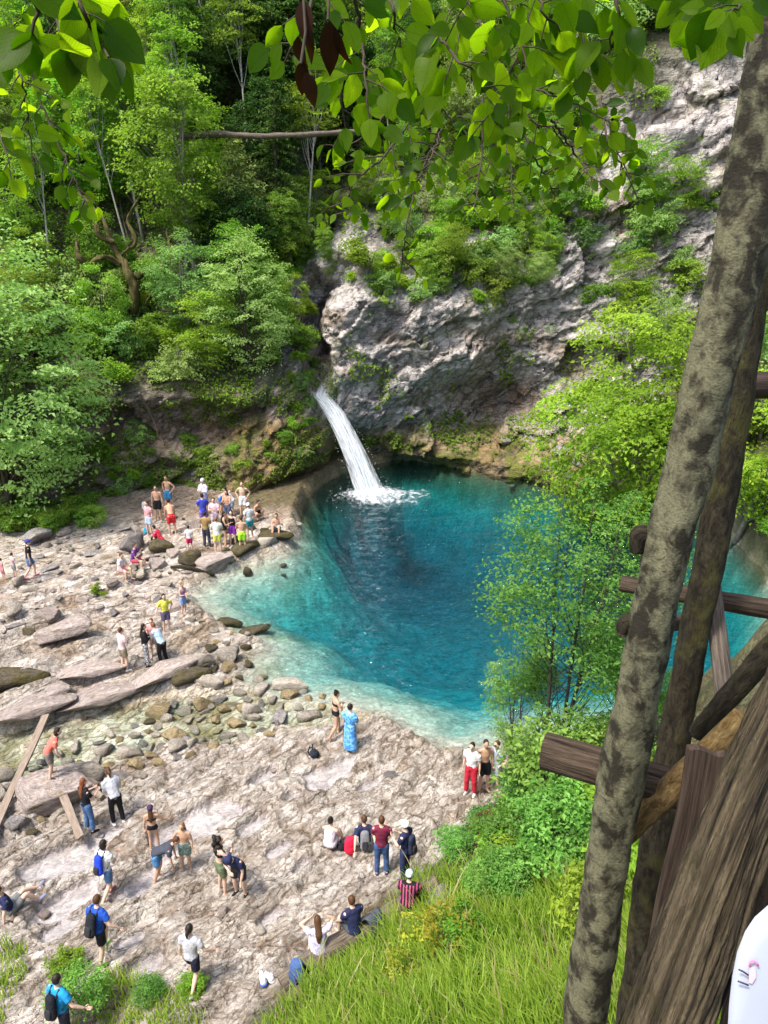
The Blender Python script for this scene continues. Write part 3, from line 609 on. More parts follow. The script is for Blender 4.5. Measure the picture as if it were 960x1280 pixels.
def make_tree(kindname, h, rx, hb, k, per, rc, size, seed, lmat, bmat, shape='round', trunk_r=.12, stems=1, lean=.3, flat=.35):
    """returns (trunk mesh, crown mesh); base at origin"""
    r_ = np.random.default_rng(seed); C = []
    while len(C) < k:
        p = r_.uniform(-1, 1, 3); q = np.linalg.norm(p)
        if q > 1 or (q < .35 and r_.random() < .8): continue
        tz = (p[2] + 1) / 2
        w = {'round': 1.0, 'cone': 1.25 * (1 - tz) + .08, 'tall': .75 + .25 * math.sin(math.pi * tz), 'umbrella': .5 + .6 * tz}[shape]
        c = np.array([p[0] * rx * w, p[1] * rx * w, hb + tz * (h - hb)])
        if fbm3(np.array([c[0] * .55 + seed]), np.array([c[1] * .55]), np.array([c[2] * .55]), 2, seed)[0] < -.16: continue
        C.append(c)
    C = np.array(C); mb = MB(); rr = random.Random(seed)
    for s_ in range(stems):
        a = rr.uniform(0, 6.28); b0 = Vector((math.cos(a), math.sin(a), 0)) * (0.0 if stems == 1 else .25); ln = Vector((rr.uniform(-1, 1), rr.uniform(-1, 1), 0)) * lean
        path = [b0 + ln * (q ** 1.5) + Vector((rr.uniform(-1, 1), rr.uniform(-1, 1), 0)) * .05 * h * .3 * q + Vector((0, 0, q * h * .86 - .3 * (q == 0))) for q in (0, .12, .3, .5, .7, .88, 1)]
        mb.tube(path, [trunk_r * f for f in (1.35, 1, .85, .66, .45, .25, .1)], 7)
        for c in C[s_::stems][:max(10, k // (3 * stems))]:
            q = min(.95, max(.15, (c[2] / (h * .86)) - .22 - rr.random() * .1)); i = q * 6
            base = path[int([j for j, v in enumerate((0, .12, .3, .5, .7, .88, 1)) if v <= q][-1])].lerp(path[-1], 0.0)
            fr_ = (0, .12, .3, .5, .7, .88, 1); j = max(jj for jj, v in enumerate(fr_) if v <= q); j = min(j, 5); base = path[j].lerp(path[j + 1], (q - fr_[j]) / (fr_[j + 1] - fr_[j]))
            e = Vector(c); m_ = base.lerp(e, .5) + Vector((0, 0, -.06 * h * .3))
            mb.tube([base, m_, e], [trunk_r * .32 * (1 - .6 * q), trunk_r * .2, trunk_r * .06], 4, False)
    return mb.mesh(kindname + '_trunk'), crown_mesh(kindname + '_crown', C, per, rc, size, seed + 1, flat)
def make_spruce(h, r, seed):
    r_ = np.random.default_rng(seed); P = []; N = []; mb = MB(); rr = random.Random(seed)
    mb.tube([(0, 0, -.3), (0, 0, h * .5), (0, 0, h)], [.17, .11, .02], 7)
    nt_ = int(h * 2.3)
    for i in range(nt_):
        q = i / nt_; z = h * (.10 + .9 * q); L = r * (1 - q) ** .8 * rr.uniform(.8, 1.1) + .15
        for b in range(7):
            a = rr.uniform(0, 6.28); n = int(26 * (L / r) + 8); s_ = r_.random(n); dirv = np.array([math.cos(a), math.sin(a)]); side = np.array([-dirv[1], dirv[0]])
            wv = (r_.random(n) - .5) * .5 * L * (1 - .7 * s_)
            zz = z - .45 * L * s_ ** 1.3 + .18 * L * s_ ** 3 - r_.random(n) * .18
            P.append(np.stack([dirv[0] * L * s_ + side[0] * wv, dirv[1] * L * s_ + side[1] * wv, zz], -1)); N.append(r_.normal(0, .4, (n, 3)) + np.array([0, 0, 1.0]))
    P = np.concatenate(P); N = np.concatenate(N); V, F, lv = leaves_np(P, N, .30, r_, None, .33)
    me = mesh_np('spruce_crown', V, F, False); vflt(me, 'lv', lv); return mb.mesh('spruce_trunk'), me
TREES = {}
def reg(key, tm, cm, bm_, lm): tm.materials.append(bm_); cm.materials.append(lm); TREES[key] = (tm, cm)
reg('mid', *make_tree('mid', 11, 2.7, 3.0, 130, 62, .9, .18, 1, L_MID, M_BARK), M_BARK, L_MID)
reg('mid2', *make_tree('mid2', 9.0, 2.5, 1.9, 120, 66, .85, .17, 22, L_MID, M_BARKD, 'tall', .10, 2), M_BARKD, L_MID)
reg('viv', *make_tree('viv', 8.5, 3.1, 1.4, 120, 84, 1.0, .16, 33, L_VIV, M_BARK, 'umbrella', .11, 1, .5, .14), M_BARK, L_VIV)
reg('pale', *make_tree('pale', 10.0, 2.5, 2.6, 120, 76, .9, .15, 44, L_PALE, M_BARK, 'tall', .09, 1, .6, .2), M_BARK, L_PALE)
reg('pale2', *make_tree('pale2', 9.6, 3.1, .4, 190, 80, .95, .14, 47, L_PALE, M_BARK, 'tall', .11, 2, .9, .16), M_BARKD, L_PALE2)
reg('pole', *make_tree('pole', 13, 1.5, 6.5, 60, 60, .75, .16, 49, L_PALE, M_BARKP, 'tall', .085, 1, .8, .2), M_BARKP, L_MID)
reg('yel', *make_tree('yel', 6.0, 1.5, 1.0, 90, 46, .5, .13, 55, L_YEL, M_BARK, 'cone', .06, 1, .2), M_BARK, L_YEL)
reg('dark', *make_tree('dark', 9.0, 2.8, 1.4, 150, 66, .85, .19, 66, L_DARK, M_BARKD, 'tall'), M_BARKD, L_DARK)
reg('spruce', *make_spruce(13.0, 2.6, 3), M_BARKD, L_DARK)
reg('shrub', *make_tree('shrub', 2.0, 1.15, .1, 42, 52, .42, .13, 77, L_MID, M_BARKD, 'round', .03, 3, .3), M_BARKD, L_MID)
reg('shrub2', *make_tree('shrub2', 1.6, 1.2, .1, 40, 50, .45, .12, 88, L_VIV, M_BARKD, 'umbrella', .03, 3, .3), M_BARKD, L_VIV)
reg('shrub3', *make_tree('shrub3', 2.2, 1.1, .1, 40, 54, .4, .11, 99, L_PALE, M_BARK, 'tall', .03, 3, .3), M_BARK, L_PALE)
TL = {'mid': 'mid green broadleaf tree', 'mid2': 'bushy twin-stemmed tree', 'viv': 'bright green spreading tree', 'pale': 'pale feathery tree',
      'yel': 'small slender yellowish-green tree', 'dark': 'dark green broadleaf tree', 'spruce': 'tall dark spruce', 'shrub': 'rounded mid green shrub', 'shrub2': 'low bright green spreading shrub', 'shrub3': 'upright pale green shrub'}
TL['pale2'] = 'x'; TL['pole'] = 'slender pale-trunked tree'
TN = {'spruce': 'spruce_tree', 'shrub': 'shrub', 'shrub2': 'shrub', 'shrub3': 'shrub'}
def plant(key, p, s=1.0, where='on the wooded slope above the pool', group=None, rz=None, sz=None, label=None, tilt=(0, 0)):
    nm = TN.get(key, 'broadleaf_tree'); lab = label or (TL[key] + ' ' + where); cat = 'shrub' if nm == 'shrub' else 'tree'
    o = thing(nm, p, lab, cat, None if label else (group or TL[key] + ' ' + where), rz if rz is not None else random.uniform(0, 6.28))
    o.scale = (s, s, sz or s); o.rotation_euler = (tilt[0], tilt[1], o.rotation_euler[2])
    obj('stem' if nm == 'shrub' else 'trunk', TREES[key][0], None, o); obj('foliage' if nm == 'shrub' else 'crown', TREES[key][1], None, o)
    return o
def at_sheet(px, py, sink=.15):
    p = sheet_at(px, py); return p + Vector((0, .25, -sink))
# trees that stand out one by one: (kind, foot pixel, scale, where)
def spot(key, px, py, s, label, sz=None, rz=None, tilt=(0, 0)): return plant(key, at_sheet(px, py), s, label=label, sz=sz, rz=rz, tilt=tilt)
p = on_ground(20, 650); plant('pale2', Vector((-15.0, 29.4, gz(-15.0, 29.4))), 1.22, label='large pale feathery tree rising beside the pebble beach at the foot of the bank', rz=.4)
plant('pale2', Vector((-17.9, 30.4, gz(-17.9, 30.4))), 1.1, label='leaning pale feathery tree half hidden behind the big one beside the beach', rz=2.4)
spot('pale2', 312, 470, .66, 'light green tree with thin bare stems on top of the undercut bank', rz=1.0)
spot('viv', 262, 478, .50, 'bright bushy tree leaning over the edge of the undercut bank', rz=2.2)
spot('yel', 300, 330, 1.05, 'slender yellowish young tree in front of the dark hollow in the woods')
spot('shrub3', 375, 325, 1.5, 'bright shrub at the head of the gorge beside the cliff')
spot('viv', 395, 300, .45, 'rounded bright tree leaning over the gorge from above the cliff')
def zone(x, z):
    a = 'above the pebble beach' if x < -12.5 else 'above the undercut bank' if x < -5.5 else 'round the dark hollow' if x < -0.5 else 'above the cliff thicket' if x < 5 else 'beside the high crag'
    b = 'at the lower edge of the wood ' if z < 9.5 else 'halfway up the wood ' if z < 17 else 'high in the wood ' if z < 26 else 'near the top of the wooded hill '
    return b + a
# the wood on the left slope
cnt = 0
for zi in np.arange(6.2, 44, 2.6):
    for xi in np.arange(-27, 13, 2.9):
        x = xi + random.uniform(-1.2, 1.2); z = zi + random.uniform(-1.1, 1.1)
        if x > -3.0 and z < 14.5 + .85 * max(0, x - 5): continue
        if -5.0 < x < -2.0 and z < 11.5: continue
        if z > 26 and random.random() < .3: continue
        pp = sheet_p(x, z)
        dk = (-8.8 < x < -1.5) and 8.5 < z < 19 and random.random() < .75
        key = random.choice(['dark', 'spruce', 'dark']) if dk else random.choices(['mid', 'mid2', 'viv', 'pale', 'dark', 'spruce', 'yel'], [3.5, 3.5, 3.4, 3, .8, .35, .7])[0]
        s = random.uniform(.55, .95) * (1.0 if z > 9 else .72) * (1.25 if dk else 1)
        if x > 2: s *= .8
        plant(key, pp + Vector((0, .3, -.3)), s, zone(x, z), tilt=(random.uniform(-.05, .12), random.uniform(-.1, .1))); cnt += 1
print('wood trees', cnt)
rp = random.Random(8)
for i in range(34):
    x, z = rp.uniform(-21, 1), rp.uniform(9, 25)
    if x > -4 and z < 14: continue
    plant('pole', sheet_p(x, z) + Vector((0, -.6, -.3)), rp.uniform(.55, .9), zone(x, z), tilt=(rp.uniform(-.05, .1), rp.uniform(-.12, .12)))
for px_, py_, s_ in ((340,432,.3),(350,410,.34),(335,395,.36),(352,372,.34),(345,340,.4),(365,322,.34),(385,312,.3),(360,300,.4),(412,330,.2),(418,345,.18),(372,345,.22)):
    plant(rp.choice(['viv', 'mid2', 'mid']), at_sheet(px_, py_, .3) + Vector((0, -.2, 0)), s_, 'leaning over the mouth of the gorge', tilt=(rp.uniform(.15, .4), rp.uniform(.1, .3)))
for i in range(26):
    plant(rp.choice(['viv', 'mid', 'mid2', 'pale']), at_sheet(rp.uniform(455, 715), rp.uniform(235, 385), .35), rp.uniform(.2, .36), 'in the hanging thicket on the cliff face', tilt=(rp.uniform(.2, .6), rp.uniform(-.2, .2)))
# shrubs along the bank and in the cracks of the cliff
def shrubs(n, box, where, keys=('shrub', 'shrub2', 'shrub3'), s=(.4, .9), w=(3, 3, 2)):
    x0, y0, x1, y1 = box
    for i in range(n):
        p = at_sheet(random.uniform(x0, x1), random.uniform(y0, y1), .1)
        plant(random.choices(keys, w)[0], p, random.uniform(*s), where, tilt=(random.uniform(.05, .4), random.uniform(-.2, .2)))
shrubs(34, (120, 380, 370, 485), 'along the top of the undercut bank', s=(.5, 1.05))
shrubs(20, (0, 330, 200, 470), 'among the trees above the beach', s=(.7, 1.2))
shrubs(16, (60, 545, 190, 640), 'at the foot of the bank behind the beach', s=(.3, .6))
shrubs(34, (130, 545, 420, 625), 'on the mossy face of the bank', s=(.18, .40))
shrubs(12, (362, 450, 400, 560), 'beside the waterfall', s=(.25, .45))
shrubs(12, (345, 300, 395, 420), 'overhanging the mouth of the gorge', s=(.5, .9))
shrubs(44, (455, 240, 650, 385), 'in the hanging thicket on top of the cliff', s=(.55, 1.1))
shrubs(12, (560, 230, 720, 300), 'on the ledge of the upper cliff', s=(.6, 1.0))
shrubs(16, (745, 265, 890, 390), 'on the right-hand flank of the cliff', s=(.5, 1.0))
shrubs(6, (790, 90, 890, 200), 'clinging to the high crag', s=(.35, .6))
shrubs(10, (640, 350, 760, 420), 'in cracks of the grey cliff', s=(.2, .4))
shrubs(8, (440, 480, 500, 560), 'on the wet ledge beside the falling water', s=(.15, .3))
shrubs(12, (560, 575, 720, 600), 'on the mossy apron below the cliff', s=(.15, .3))
shrubs(34, (430, 0, 780, 235), 'on the open slope above the cliff', s=(.8, 1.7))
shrubs(14, (760, 0, 900, 80), 'above the high crag', s=(.9, 1.6))
for i in range(20):
    key = random.choice(['viv', 'mid', 'viv', 'mid2', 'pale']); plant(key, at_sheet(random.uniform(430, 720), random.uniform(170, 320), .3), random.uniform(.25, .42), 'in the thicket on top of the cliff', tilt=(random.uniform(.1, .45), random.uniform(-.2, .2)))
for i in range(9):
    key = random.choice(['viv', 'viv', 'pale']); plant(key, at_sheet(random.uniform(745, 900), random.uniform(270, 460), .3), random.uniform(.3, .5), 'on the right flank of the cliff', tilt=(random.uniform(.1, .4), random.uniform(-.2, .1)))
# right bank: bright layered trees over the water
def bank(key, x, y, s, label, tilt=(0, 0), rz=None, sz=None): return plant(key, Vector((x, y, gz(x, y) - .1)), s, label=label, tilt=tilt, rz=rz, sz=sz)
bank('viv', 12.0, 31.6, 1.12, 'bright green layered tree leaning far out over the right shore', (0, -.50), .3)
bank('viv', 11.6, 34.6, 1.0, 'bright green tree between the fallen blocks and the leaning tree', (0, -.25), 1.2)
bank('viv', 14.0, 28.0, .95, 'bright green spreading tree on the right bank, second from the cliff', (0, -.3), 1.9)
bank('viv', 14.2, 24.0, .72, 'small bright tree on the right bank between two taller ones', (0, -.25), 3.1)
bank('mid', 17.0, 33.0, 1.0, 'green tree at the corner of right bank and cliff', (0, 0), 1.2)
bank('mid2', 17.0, 25.0, .8, 'green bushy tree high on the right bank behind the beech trunk', (0, -.1), .7)
bank('viv', 13.6, 20.0, .55, 'bright leafy young tree on the right bank beyond the log railing', (0, -.2), 2.6)
bank('pale', 18.5, 28.5, 1.0, 'tall pale tree on the right bank', (0, 0), 2.6)
bank('pale', 15.8, 31.0, .8, 'pale tree rising behind the leaning bright one on the right bank', (0, -.1), .6)
for i in range(16):
    y = random.uniform(21, 35); x = np.interp(y, [17, 20, 24, 30, 36], [10.2, 12.4, 13.6, 13.9, 12.2]) + random.uniform(0, 2.5)
    plant(random.choice(['shrub', 'shrub2', 'shrub2']), Vector((x, y, gz(x, y) - .1)), random.uniform(.5, 1.0), 'on the steep right bank of the pool')
# ground cover on the slope and the bank
def cover(name, pts, nrm, size, mat, seed, label=None, up=1.0):
    r_ = np.random.default_rng(seed); V, F, lv = leaves_np(pts, nrm, size, r_)
    me = mesh_np(name, V, F, False); vflt(me, 'lv', lv); return kind(obj(name, me, mat), 'stuff')
n = 60000; x = rng.uniform(-24, 14, n); z = 0.6 + 24 * rng.random(n) ** 1.4
den = fbm2(x * .6, z * .6, 4, 401) + .25 * fbm2(x * 2.5, z * 2.5, 3, 405); rk = rockiness(x, z)
keep = (den > (-.25 + .62 * rk)) & ~((x > -8) & (z < .9)) & ~((np.abs(z - 3.3) < 1.0) & (x > -13) & (x < -5) & (den < .42)) & ~((x > -4.0) & (x < -2.5) & (z < 12))
x, z = x[keep], z[keep]; y = sheet(x, z)
cover('ground_cover', np.stack([x, y - .10 - .25 * rng.random(len(x)), z + .05], -1), rng.normal(0, .5, (len(x), 3)) + np.array([0, -.5, 1.0]), .17, L_MID, 5)
n = 26000; x = rng.uniform(-17, -2.3, n); z = rng.uniform(.4, 5.2, n); den = fbm2(x * .9, z * 1.1, 4, 411) + .3 * fbm2(x * 3, z * 3, 2, 415)
keep = (den > .02 + .25 * np.exp(-((z - 3.4) / .6) ** 2) - .22 * sstep(-5.5, -3.5, x)) & ~((z < 1.1) & (x > -6)); x, z = x[keep], z[keep]; y = sheet(x, z)
cover('bank_moss', np.stack([x, y - .03 - .16 * rng.random(len(x)), z + .03], -1), rng.normal(0, .5, (len(x), 3)) + np.array([0, -.6, 1.0]), .10, L_MOSS, 6)
# ---------------------------------------------------------------- boulders and stones
def rock_mesh(name, seed, sub=3, cuts=9, boxy=False):
    r_ = random.Random(seed); bm = bmesh.new(); bmesh.ops.create_icosphere(bm, subdivisions=sub, radius=1.0)
    V = np.array([v.co[:] for v in bm.verts])
    if boxy: V = V / (np.abs(V) ** 5).sum(1, keepdims=True) ** .2 * .92
    for i in range(cuts):
        n = np.array([r_.gauss(0, 1), r_.gauss(0, 1), r_.gauss(0, .8)]); n /= np.linalg.norm(n); d = r_.uniform(.48, .8)
        h = V @ n; V = V - np.outer(np.maximum(h - d, 0) * .96, n)
    nn = V / (np.linalg.norm(V, axis=1, keepdims=True) + 1e-6)
    V = V + nn * (0.10 * fbm3(V[:, 0] * 2 + seed, V[:, 1] * 2, V[:, 2] * 2, 4, seed))[:, None]
    for v, c in zip(bm.verts, V): v.co = c
    me = bpy.data.meshes.new(name); bm.to_mesh(me); bm.free(); me.polygons.foreach_set('use_smooth', [True] * len(me.polygons))
    return me
def stone_mat(name, a, b, moss=0.0, mcol=(0.10, 0.10, 0.025)):
    t = NT(name); co = t.coord(); geo = t.n('NewGeometry'); oi = t.n('ObjectInfo')
    n1 = t.noise(co, 2.2, 6, .65); n2 = t.noise(co, 9, 5, .65)
    c = t.mix(t.ramp(n1, [(.3, 0.), (.7, 1.)]), a, b); c = t.mix(1.0, c, t.ramp(n2, [(.3, .7), (.65, 1.15)]), 'MULTIPLY')
    mr = t.n('MapRange'); mr.inputs[3].default_value = .72; mr.inputs[4].default_value = 1.2; t.l(oi.outputs['Random'], mr.inputs[0]); c = t.mix(1.0, c, mr.outputs[0], 'MULTIPLY')
    if moss: c = t.mix(t.ramp(n1, [(.62 - moss * .35, 0.), (.72 - moss * .3, 1.)]), c, mcol)
    n3 = t.noise(t.coord((1, 1, 6)), 2.5, 5, .6, .5); c = t.mix(1.0, c, t.ramp(n3, [(.35, .72), (.55, 1.08)]), 'MULTIPLY'); t.pbsdf(c, .85, t.bump(n2, .7, .08, t.bump(n3, .7, .15, t.bump(n1, .5, .2))), .2); return t.m
S_PALE = stone_mat('stone_pale', (0.36, 0.31, 0.25), (0.52, 0.47, 0.39)); S_TAN = stone_mat('stone_tan', (0.36, 0.26, 0.13), (0.50, 0.41, 0.25), .25, (.2, .17, .06))
S_GREY = stone_mat('stone_grey', (0.24, 0.215, 0.20), (0.40, 0.365, 0.34)); S_MOSS = stone_mat('stone_mossy', (0.075, 0.062, 0.042), (0.17, 0.14, 0.095), .45, (.085, .072, .02)); S_SLAB = stone_mat('stone_slab', (0.36, 0.29, 0.25), (0.47, 0.40, 0.36), .12, (.17, .12, .04))
ROCKS = {}
for mi, (mk, mm) in enumerate((('pale', S_PALE), ('tan', S_TAN), ('grey', S_GREY), ('mossy', S_MOSS), ('slab', S_SLAB))):
    for v in range(3):
        me = rock_mesh('rock_' + mk, 10 * mi + v + 1, 4 if mk == 'slab' else 3, 6 if mk == 'slab' else 16 if mk == 'grey' else 11, mk in ('slab', 'grey', 'pale')); me.materials.append(mm); ROCKS[mk, v] = me
def rock(mk, p, sx, sy, sz, rz, label, group=None, name='boulder', v=None, tilt=(0, 0), sink=.35):
    o = obj(name, ROCKS[mk, random.randrange(3) if v is None else v]); o.location = (p[0], p[1], p[2] + sz * (1 - 2 * sink) * .5); o.scale = (sx / 2, sy / 2, sz / 2); o.rotation_euler = (tilt[0], tilt[1], rz)
    return tag(o, label, 'rock' if name == 'boulder' else 'stone', group)
BIG = [('slab', 78, 802, 1.9, 1.3, .6, .6, 'broad flat tilted boulder with ochre moss on its front, on the beach', .10), ('grey', 167, 688, 1.5, 1.0, 1.0, .9, 'pale grey wedge-shaped boulder behind the seated couple', .25), ('mossy', 203, 690, 1.0, .9, .8, .3, 'dark mossy boulder leaning against the pale wedge-shaped one', .25),
       ('grey', 42, 676, 1.5, 1.0, .8, 1.2, 'grey boulder by the green plants at the back of the beach', .25), ('mossy', 12, 858, 2.2, 1.2, .8, .6, 'dark brown boulder at the brook side of the layered slab', .3), ('slab', 80, 990, 1.9, 1.25, .5, .5, 'large smooth brown boulder between the two plank walkways', .3),
       ('pale', 110, 972, 1.1, .8, .7, .2, 'pale rounded boulder touching the big brown one by the planks', .3), ('pale', 365, 862, 1.15, .9, .55, .1, 'large pale boulder standing in the clear shallows', .3), ('mossy', 240, 702, 1.1, .9, .6, .4, 'dark mossy boulder by the driftwood at the water edge', .3),
       ('slab', 272, 704, 1.7, 1.0, .5, .7, 'flat brown rock ledge at the water edge below the bathers', .35), ('mossy', 308, 702, 1.3, 1.0, .7, 1.0, 'dark wet rock at the water edge beside the flat ledge', .35), ('mossy', 345, 672, 1.5, 1.2, .6, .4, 'dark wet rock under the lone seated bather', .4),
       ('pale', 335, 690, 1.0, .9, .5, .9, 'yellowish rock at the corner of the pool', .35), ('mossy', 287, 782, .9, .7, .5, .3, 'round mossy rock in the shallows by the slab tip', .35), ('mossy', 318, 790, 1.3, .8, .45, .9, 'long dark rock awash in the shallows', .45),
       ('pale', 286, 826, .8, .7, .6, .3, 'pale stone with a wet dark foot in the brook mouth', .3), ('mossy', 240, 846, 1.2, .8, .7, .6, 'black wet boulder below the slab where the brook leaves the pool', .35), ('pale', 255, 826, .7, .6, .5, .5, 'pale boulder wedged beside the black wet one', .3),
       ('tan', 253, 886, .75, .6, .5, .8, 'yellow-brown boulder in the middle of the brook', .3), ('tan', 198, 892, .9, .7, .5, .2, 'ochre boulder in the brook below the layered slab', .35), ('pale', 315, 892, .6, .5, .45, .5, 'small pale upright stone where the brook begins', .3),
       ('grey', 553, 1132, .75, .6, .55, .5, 'whitish lichen-covered stone at the edge of the long grass', .3), ('slab', 205, 765, 1.5, .8, .45, .6, 'dark-shadowed ledge rock behind the group on the slab', .35)]
for mk, px, py, a, b, h, rz, lab, sk in BIG:
    rock(mk, on_ground(px, py), a, b, h, rz, lab, sink=sk, tilt=(random.uniform(-.15, .15), random.uniform(-.15, .15)))
for px_, py_, a_, b_, h_, an_, lb_ in ((205, 842, 2.6, 1.3, .5, 52, 'long flat ledge slab nearest the pool on the brook side'), (125, 872, 3.0, 1.6, .55, 40, 'long flat ledge slab in the middle of the brook side'), (40, 905, 2.6, 1.4, .55, 34, 'long flat ledge slab by the upper plank'), (115, 838, 2.2, 1.3, .4, 30, 'narrow raised ledge behind the middle slab'), (48, 868, 2.0, 1.2, .4, 55, 'short raised ledge next to the dark brown boulder')):
    rock('slab', on_ground(px_, py_), a_ * .88, b_ * .8, h_ * .85, R(an_), lb_, sink=.3, tilt=(random.uniform(-.06, .02), random.uniform(-.06, .06)))
SCOL = {'pale': 'pale', 'tan': 'ochre', 'grey': 'grey', 'mossy': 'dark mossy', 'slab': 'brownish'}
def scatter(n, test, px0, px1, py0, py1, smin, smax, keys, w, where, seed):
    rr = random.Random(seed); k = 0; pl = []
    while k < n:
        px, py = rr.uniform(px0, px1), rr.uniform(py0, py1)
        if not test(px, py): continue
        p = on_ground(px, py, 3); s = smin + (smax - smin) * rr.random() ** 2
        if any((p.x - q[0]) ** 2 + (p.y - q[1]) ** 2 < (.42 * (s + q[2])) ** 2 for q in pl): 
            k += .02; continue
        pl.append((p.x, p.y, s)); mk = rr.choices(keys, w)[0]; lab = '%s %s stone %s' % ('larger' if s > (smin + smax) / 2 else 'small', SCOL[mk], where)
        rock(mk, p, s * rr.uniform(.9, 1.4), s * rr.uniform(.7, 1.0), s * rr.uniform(.38, .6), rr.uniform(0, 3.1), lab, lab, 'stone', tilt=(rr.uniform(-.25, .25), rr.uniform(-.25, .25)), sink=.3); k += 1
inpoly = lambda px, py, P: poly_sdf(np.array([px]), np.array([py]), P)[0] > 0
BROOK_PX = [(10,960),(120,925),(200,890),(250,850),(330,850),(430,880),(360,910),(300,930),(200,960),(120,1000),(20,1050),(-20,1010)]
scatter(120, lambda a, b: inpoly(a, b, BROOK_PX), 0, 430, 845, 1050, .28, .8, ('pale', 'tan', 'grey', 'mossy'), (6, 4, 2, .4), 'lying in the brook', 3)
BEACH_PX = [(0,740),(60,665),(180,650),(330,640),(350,680),(240,720),(230,760),(120,775),(0,800)]
scatter(130, lambda a, b: inpoly(a, b, BEACH_PX), 0, 350, 640, 800, .2, .7, ('pale', 'grey', 'slab', 'mossy'), (4, 4, 3, .8), 'on the pebble beach', 4)
SHORE_PX = [(225,765),(260,780),(315,800),(330,850),(240,860),(215,845),(270,800)]
scatter(26, lambda a, b: inpoly(a, b, SHORE_PX), 210, 330, 765, 860, .3, .7, ('mossy', 'pale', 'tan'), (4, 2, 2), 'at the rocky tip of the slab', 5)
scatter(16, lambda a, b: True, 270, 375, 655, 705, .3, .7, ('mossy', 'pale', 'tan'), (3, 2, 2), 'at the corner of the pool', 6)
scatter(26, lambda a, b: True, 0, 560, 960, 1240, .12, .3, ('pale', 'slab', 'grey'), (3, 3, 2), 'lying loose on the rock shelf', 8)
for px, py, s in ((700,560,1.3),(690,585,1.0),(720,575,1.1),(712,592,.9),(735,560,1.2),(630,548,.8),(660,545,1.1),(600,600,.5),(575,597,.4),(640,603,.45)):
    p = sheet_at(px, py); rock('grey', (p.x, p.y - .1, p.z - .2), s, s * .8, s * .7, random.uniform(0, 3), 'grey fallen block below the cliff at the back of the pool', 'fallen blocks below the cliff')

# ---------------------------------------------------------------- timber: bark, beams, planks
def wood_mat(name, a, b, streak=14, along=1.2, rough=.85, bump=.7, moss=None, mossamt=.5):
    t = NT(name); at = t.n('Attribute', attribute_name='uvw')
    def nz(sc, det=6, s=1.0):
        mp = t.n('Mapping'); mp.inputs['Scale'].default_value = sc; t.l(at.outputs['Vector'], mp.inputs[0]); return t.noise(mp.outputs[0], s, det, .62, .3)
    n1 = nz((streak, streak, along)); n2 = nz((streak * 3.5, streak * 3.5, along * 2.5)); n3 = nz((5, 5, 4))
    c = t.mix(t.ramp(n1, [(.34, 0.), (.64, 1.)]), a, b); c = t.mix(1.0, c, t.ramp(n2, [(.32, .6), (.62, 1.15)]), 'MULTIPLY')
    if moss: c = t.mix(t.ramp(n3, [(.64 - mossamt * .3, 0.), (.72 - mossamt * .25, 1.)]), c, moss)
    t.pbsdf(c, rough, t.bump(n2, bump, .012, t.bump(n1, bump, .03)), .2); return t.m
W_BEECH_T = NT('beech_bark'); t = W_BEECH_T; at = t.n('Attribute', attribute_name='uvw')
def _nz(sc, s, det=5, dist=.4):
    mp = t.n('Mapping'); mp.inputs['Scale'].default_value = sc; t.l(at.outputs['Vector'], mp.inputs[0]); return t.noise(mp.outputs[0], s, det, .6, dist)
n1 = _nz((1, 1, .8), 10, 7); n2 = _nz((1, 1, 1.3), 80, 6); n3 = _nz((1, 1, 1.6), 17, 6, 1.4)
c = t.mix(t.ramp(n1, [(.42, 0.), (.56, 1.)]), (0.022, 0.019, 0.011), (0.135, 0.13, 0.075)); c = t.mix(t.ramp(n3, [(.56, 0.), (.68, .7)]), c, (0.012, 0.011, 0.007)); c = t.mix(1.0, c, t.ramp(n2, [(.3, .62), (.65, 1.2)]), 'MULTIPLY')
t.pbsdf(c, .8, t.bump(n2, .5, .01, t.bump(n1, .3, .02)), .25); W_BEECH = t.m
W_DARK = wood_mat('bark_mossy_dark', (0.012, 0.009, 0.006), (0.05, 0.042, 0.024), 26, 9, .95, .9, (0.06, 0.055, 0.018), .4)
W_LOG = wood_mat('weathered_log', (0.018, 0.011, 0.007), (0.10, 0.072, 0.048), 46, 2.5)
W_GREY = wood_mat('grey_driftwood', (0.06, 0.045, 0.033), (0.21, 0.17, 0.13), 46, 3)
W_YEL = wood_mat('yellowed_pole', (0.085, 0.048, 0.014), (0.22, 0.15, 0.06), 28, 14, .9, .8, (0.09, 0.07, 0.03), .35)
W_SPLIT = wood_mat('split_timber', (0.005, 0.0035, 0.0025), (0.115, 0.09, 0.052), 48, 2.2, .9, 1.0, (0.035, 0.03, 0.012), .25)
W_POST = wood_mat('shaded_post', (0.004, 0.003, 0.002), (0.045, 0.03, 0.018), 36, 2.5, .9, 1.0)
W_PLANK = wood_mat('brown_board', (0.035, 0.023, 0.016), (0.088, 0.062, 0.044), 50, 2, .8, .4)
W_PALE = wood_mat('pale_plank', (0.19, 0.145, 0.105), (0.33, 0.265, 0.21), 50, 2, .85, .4)
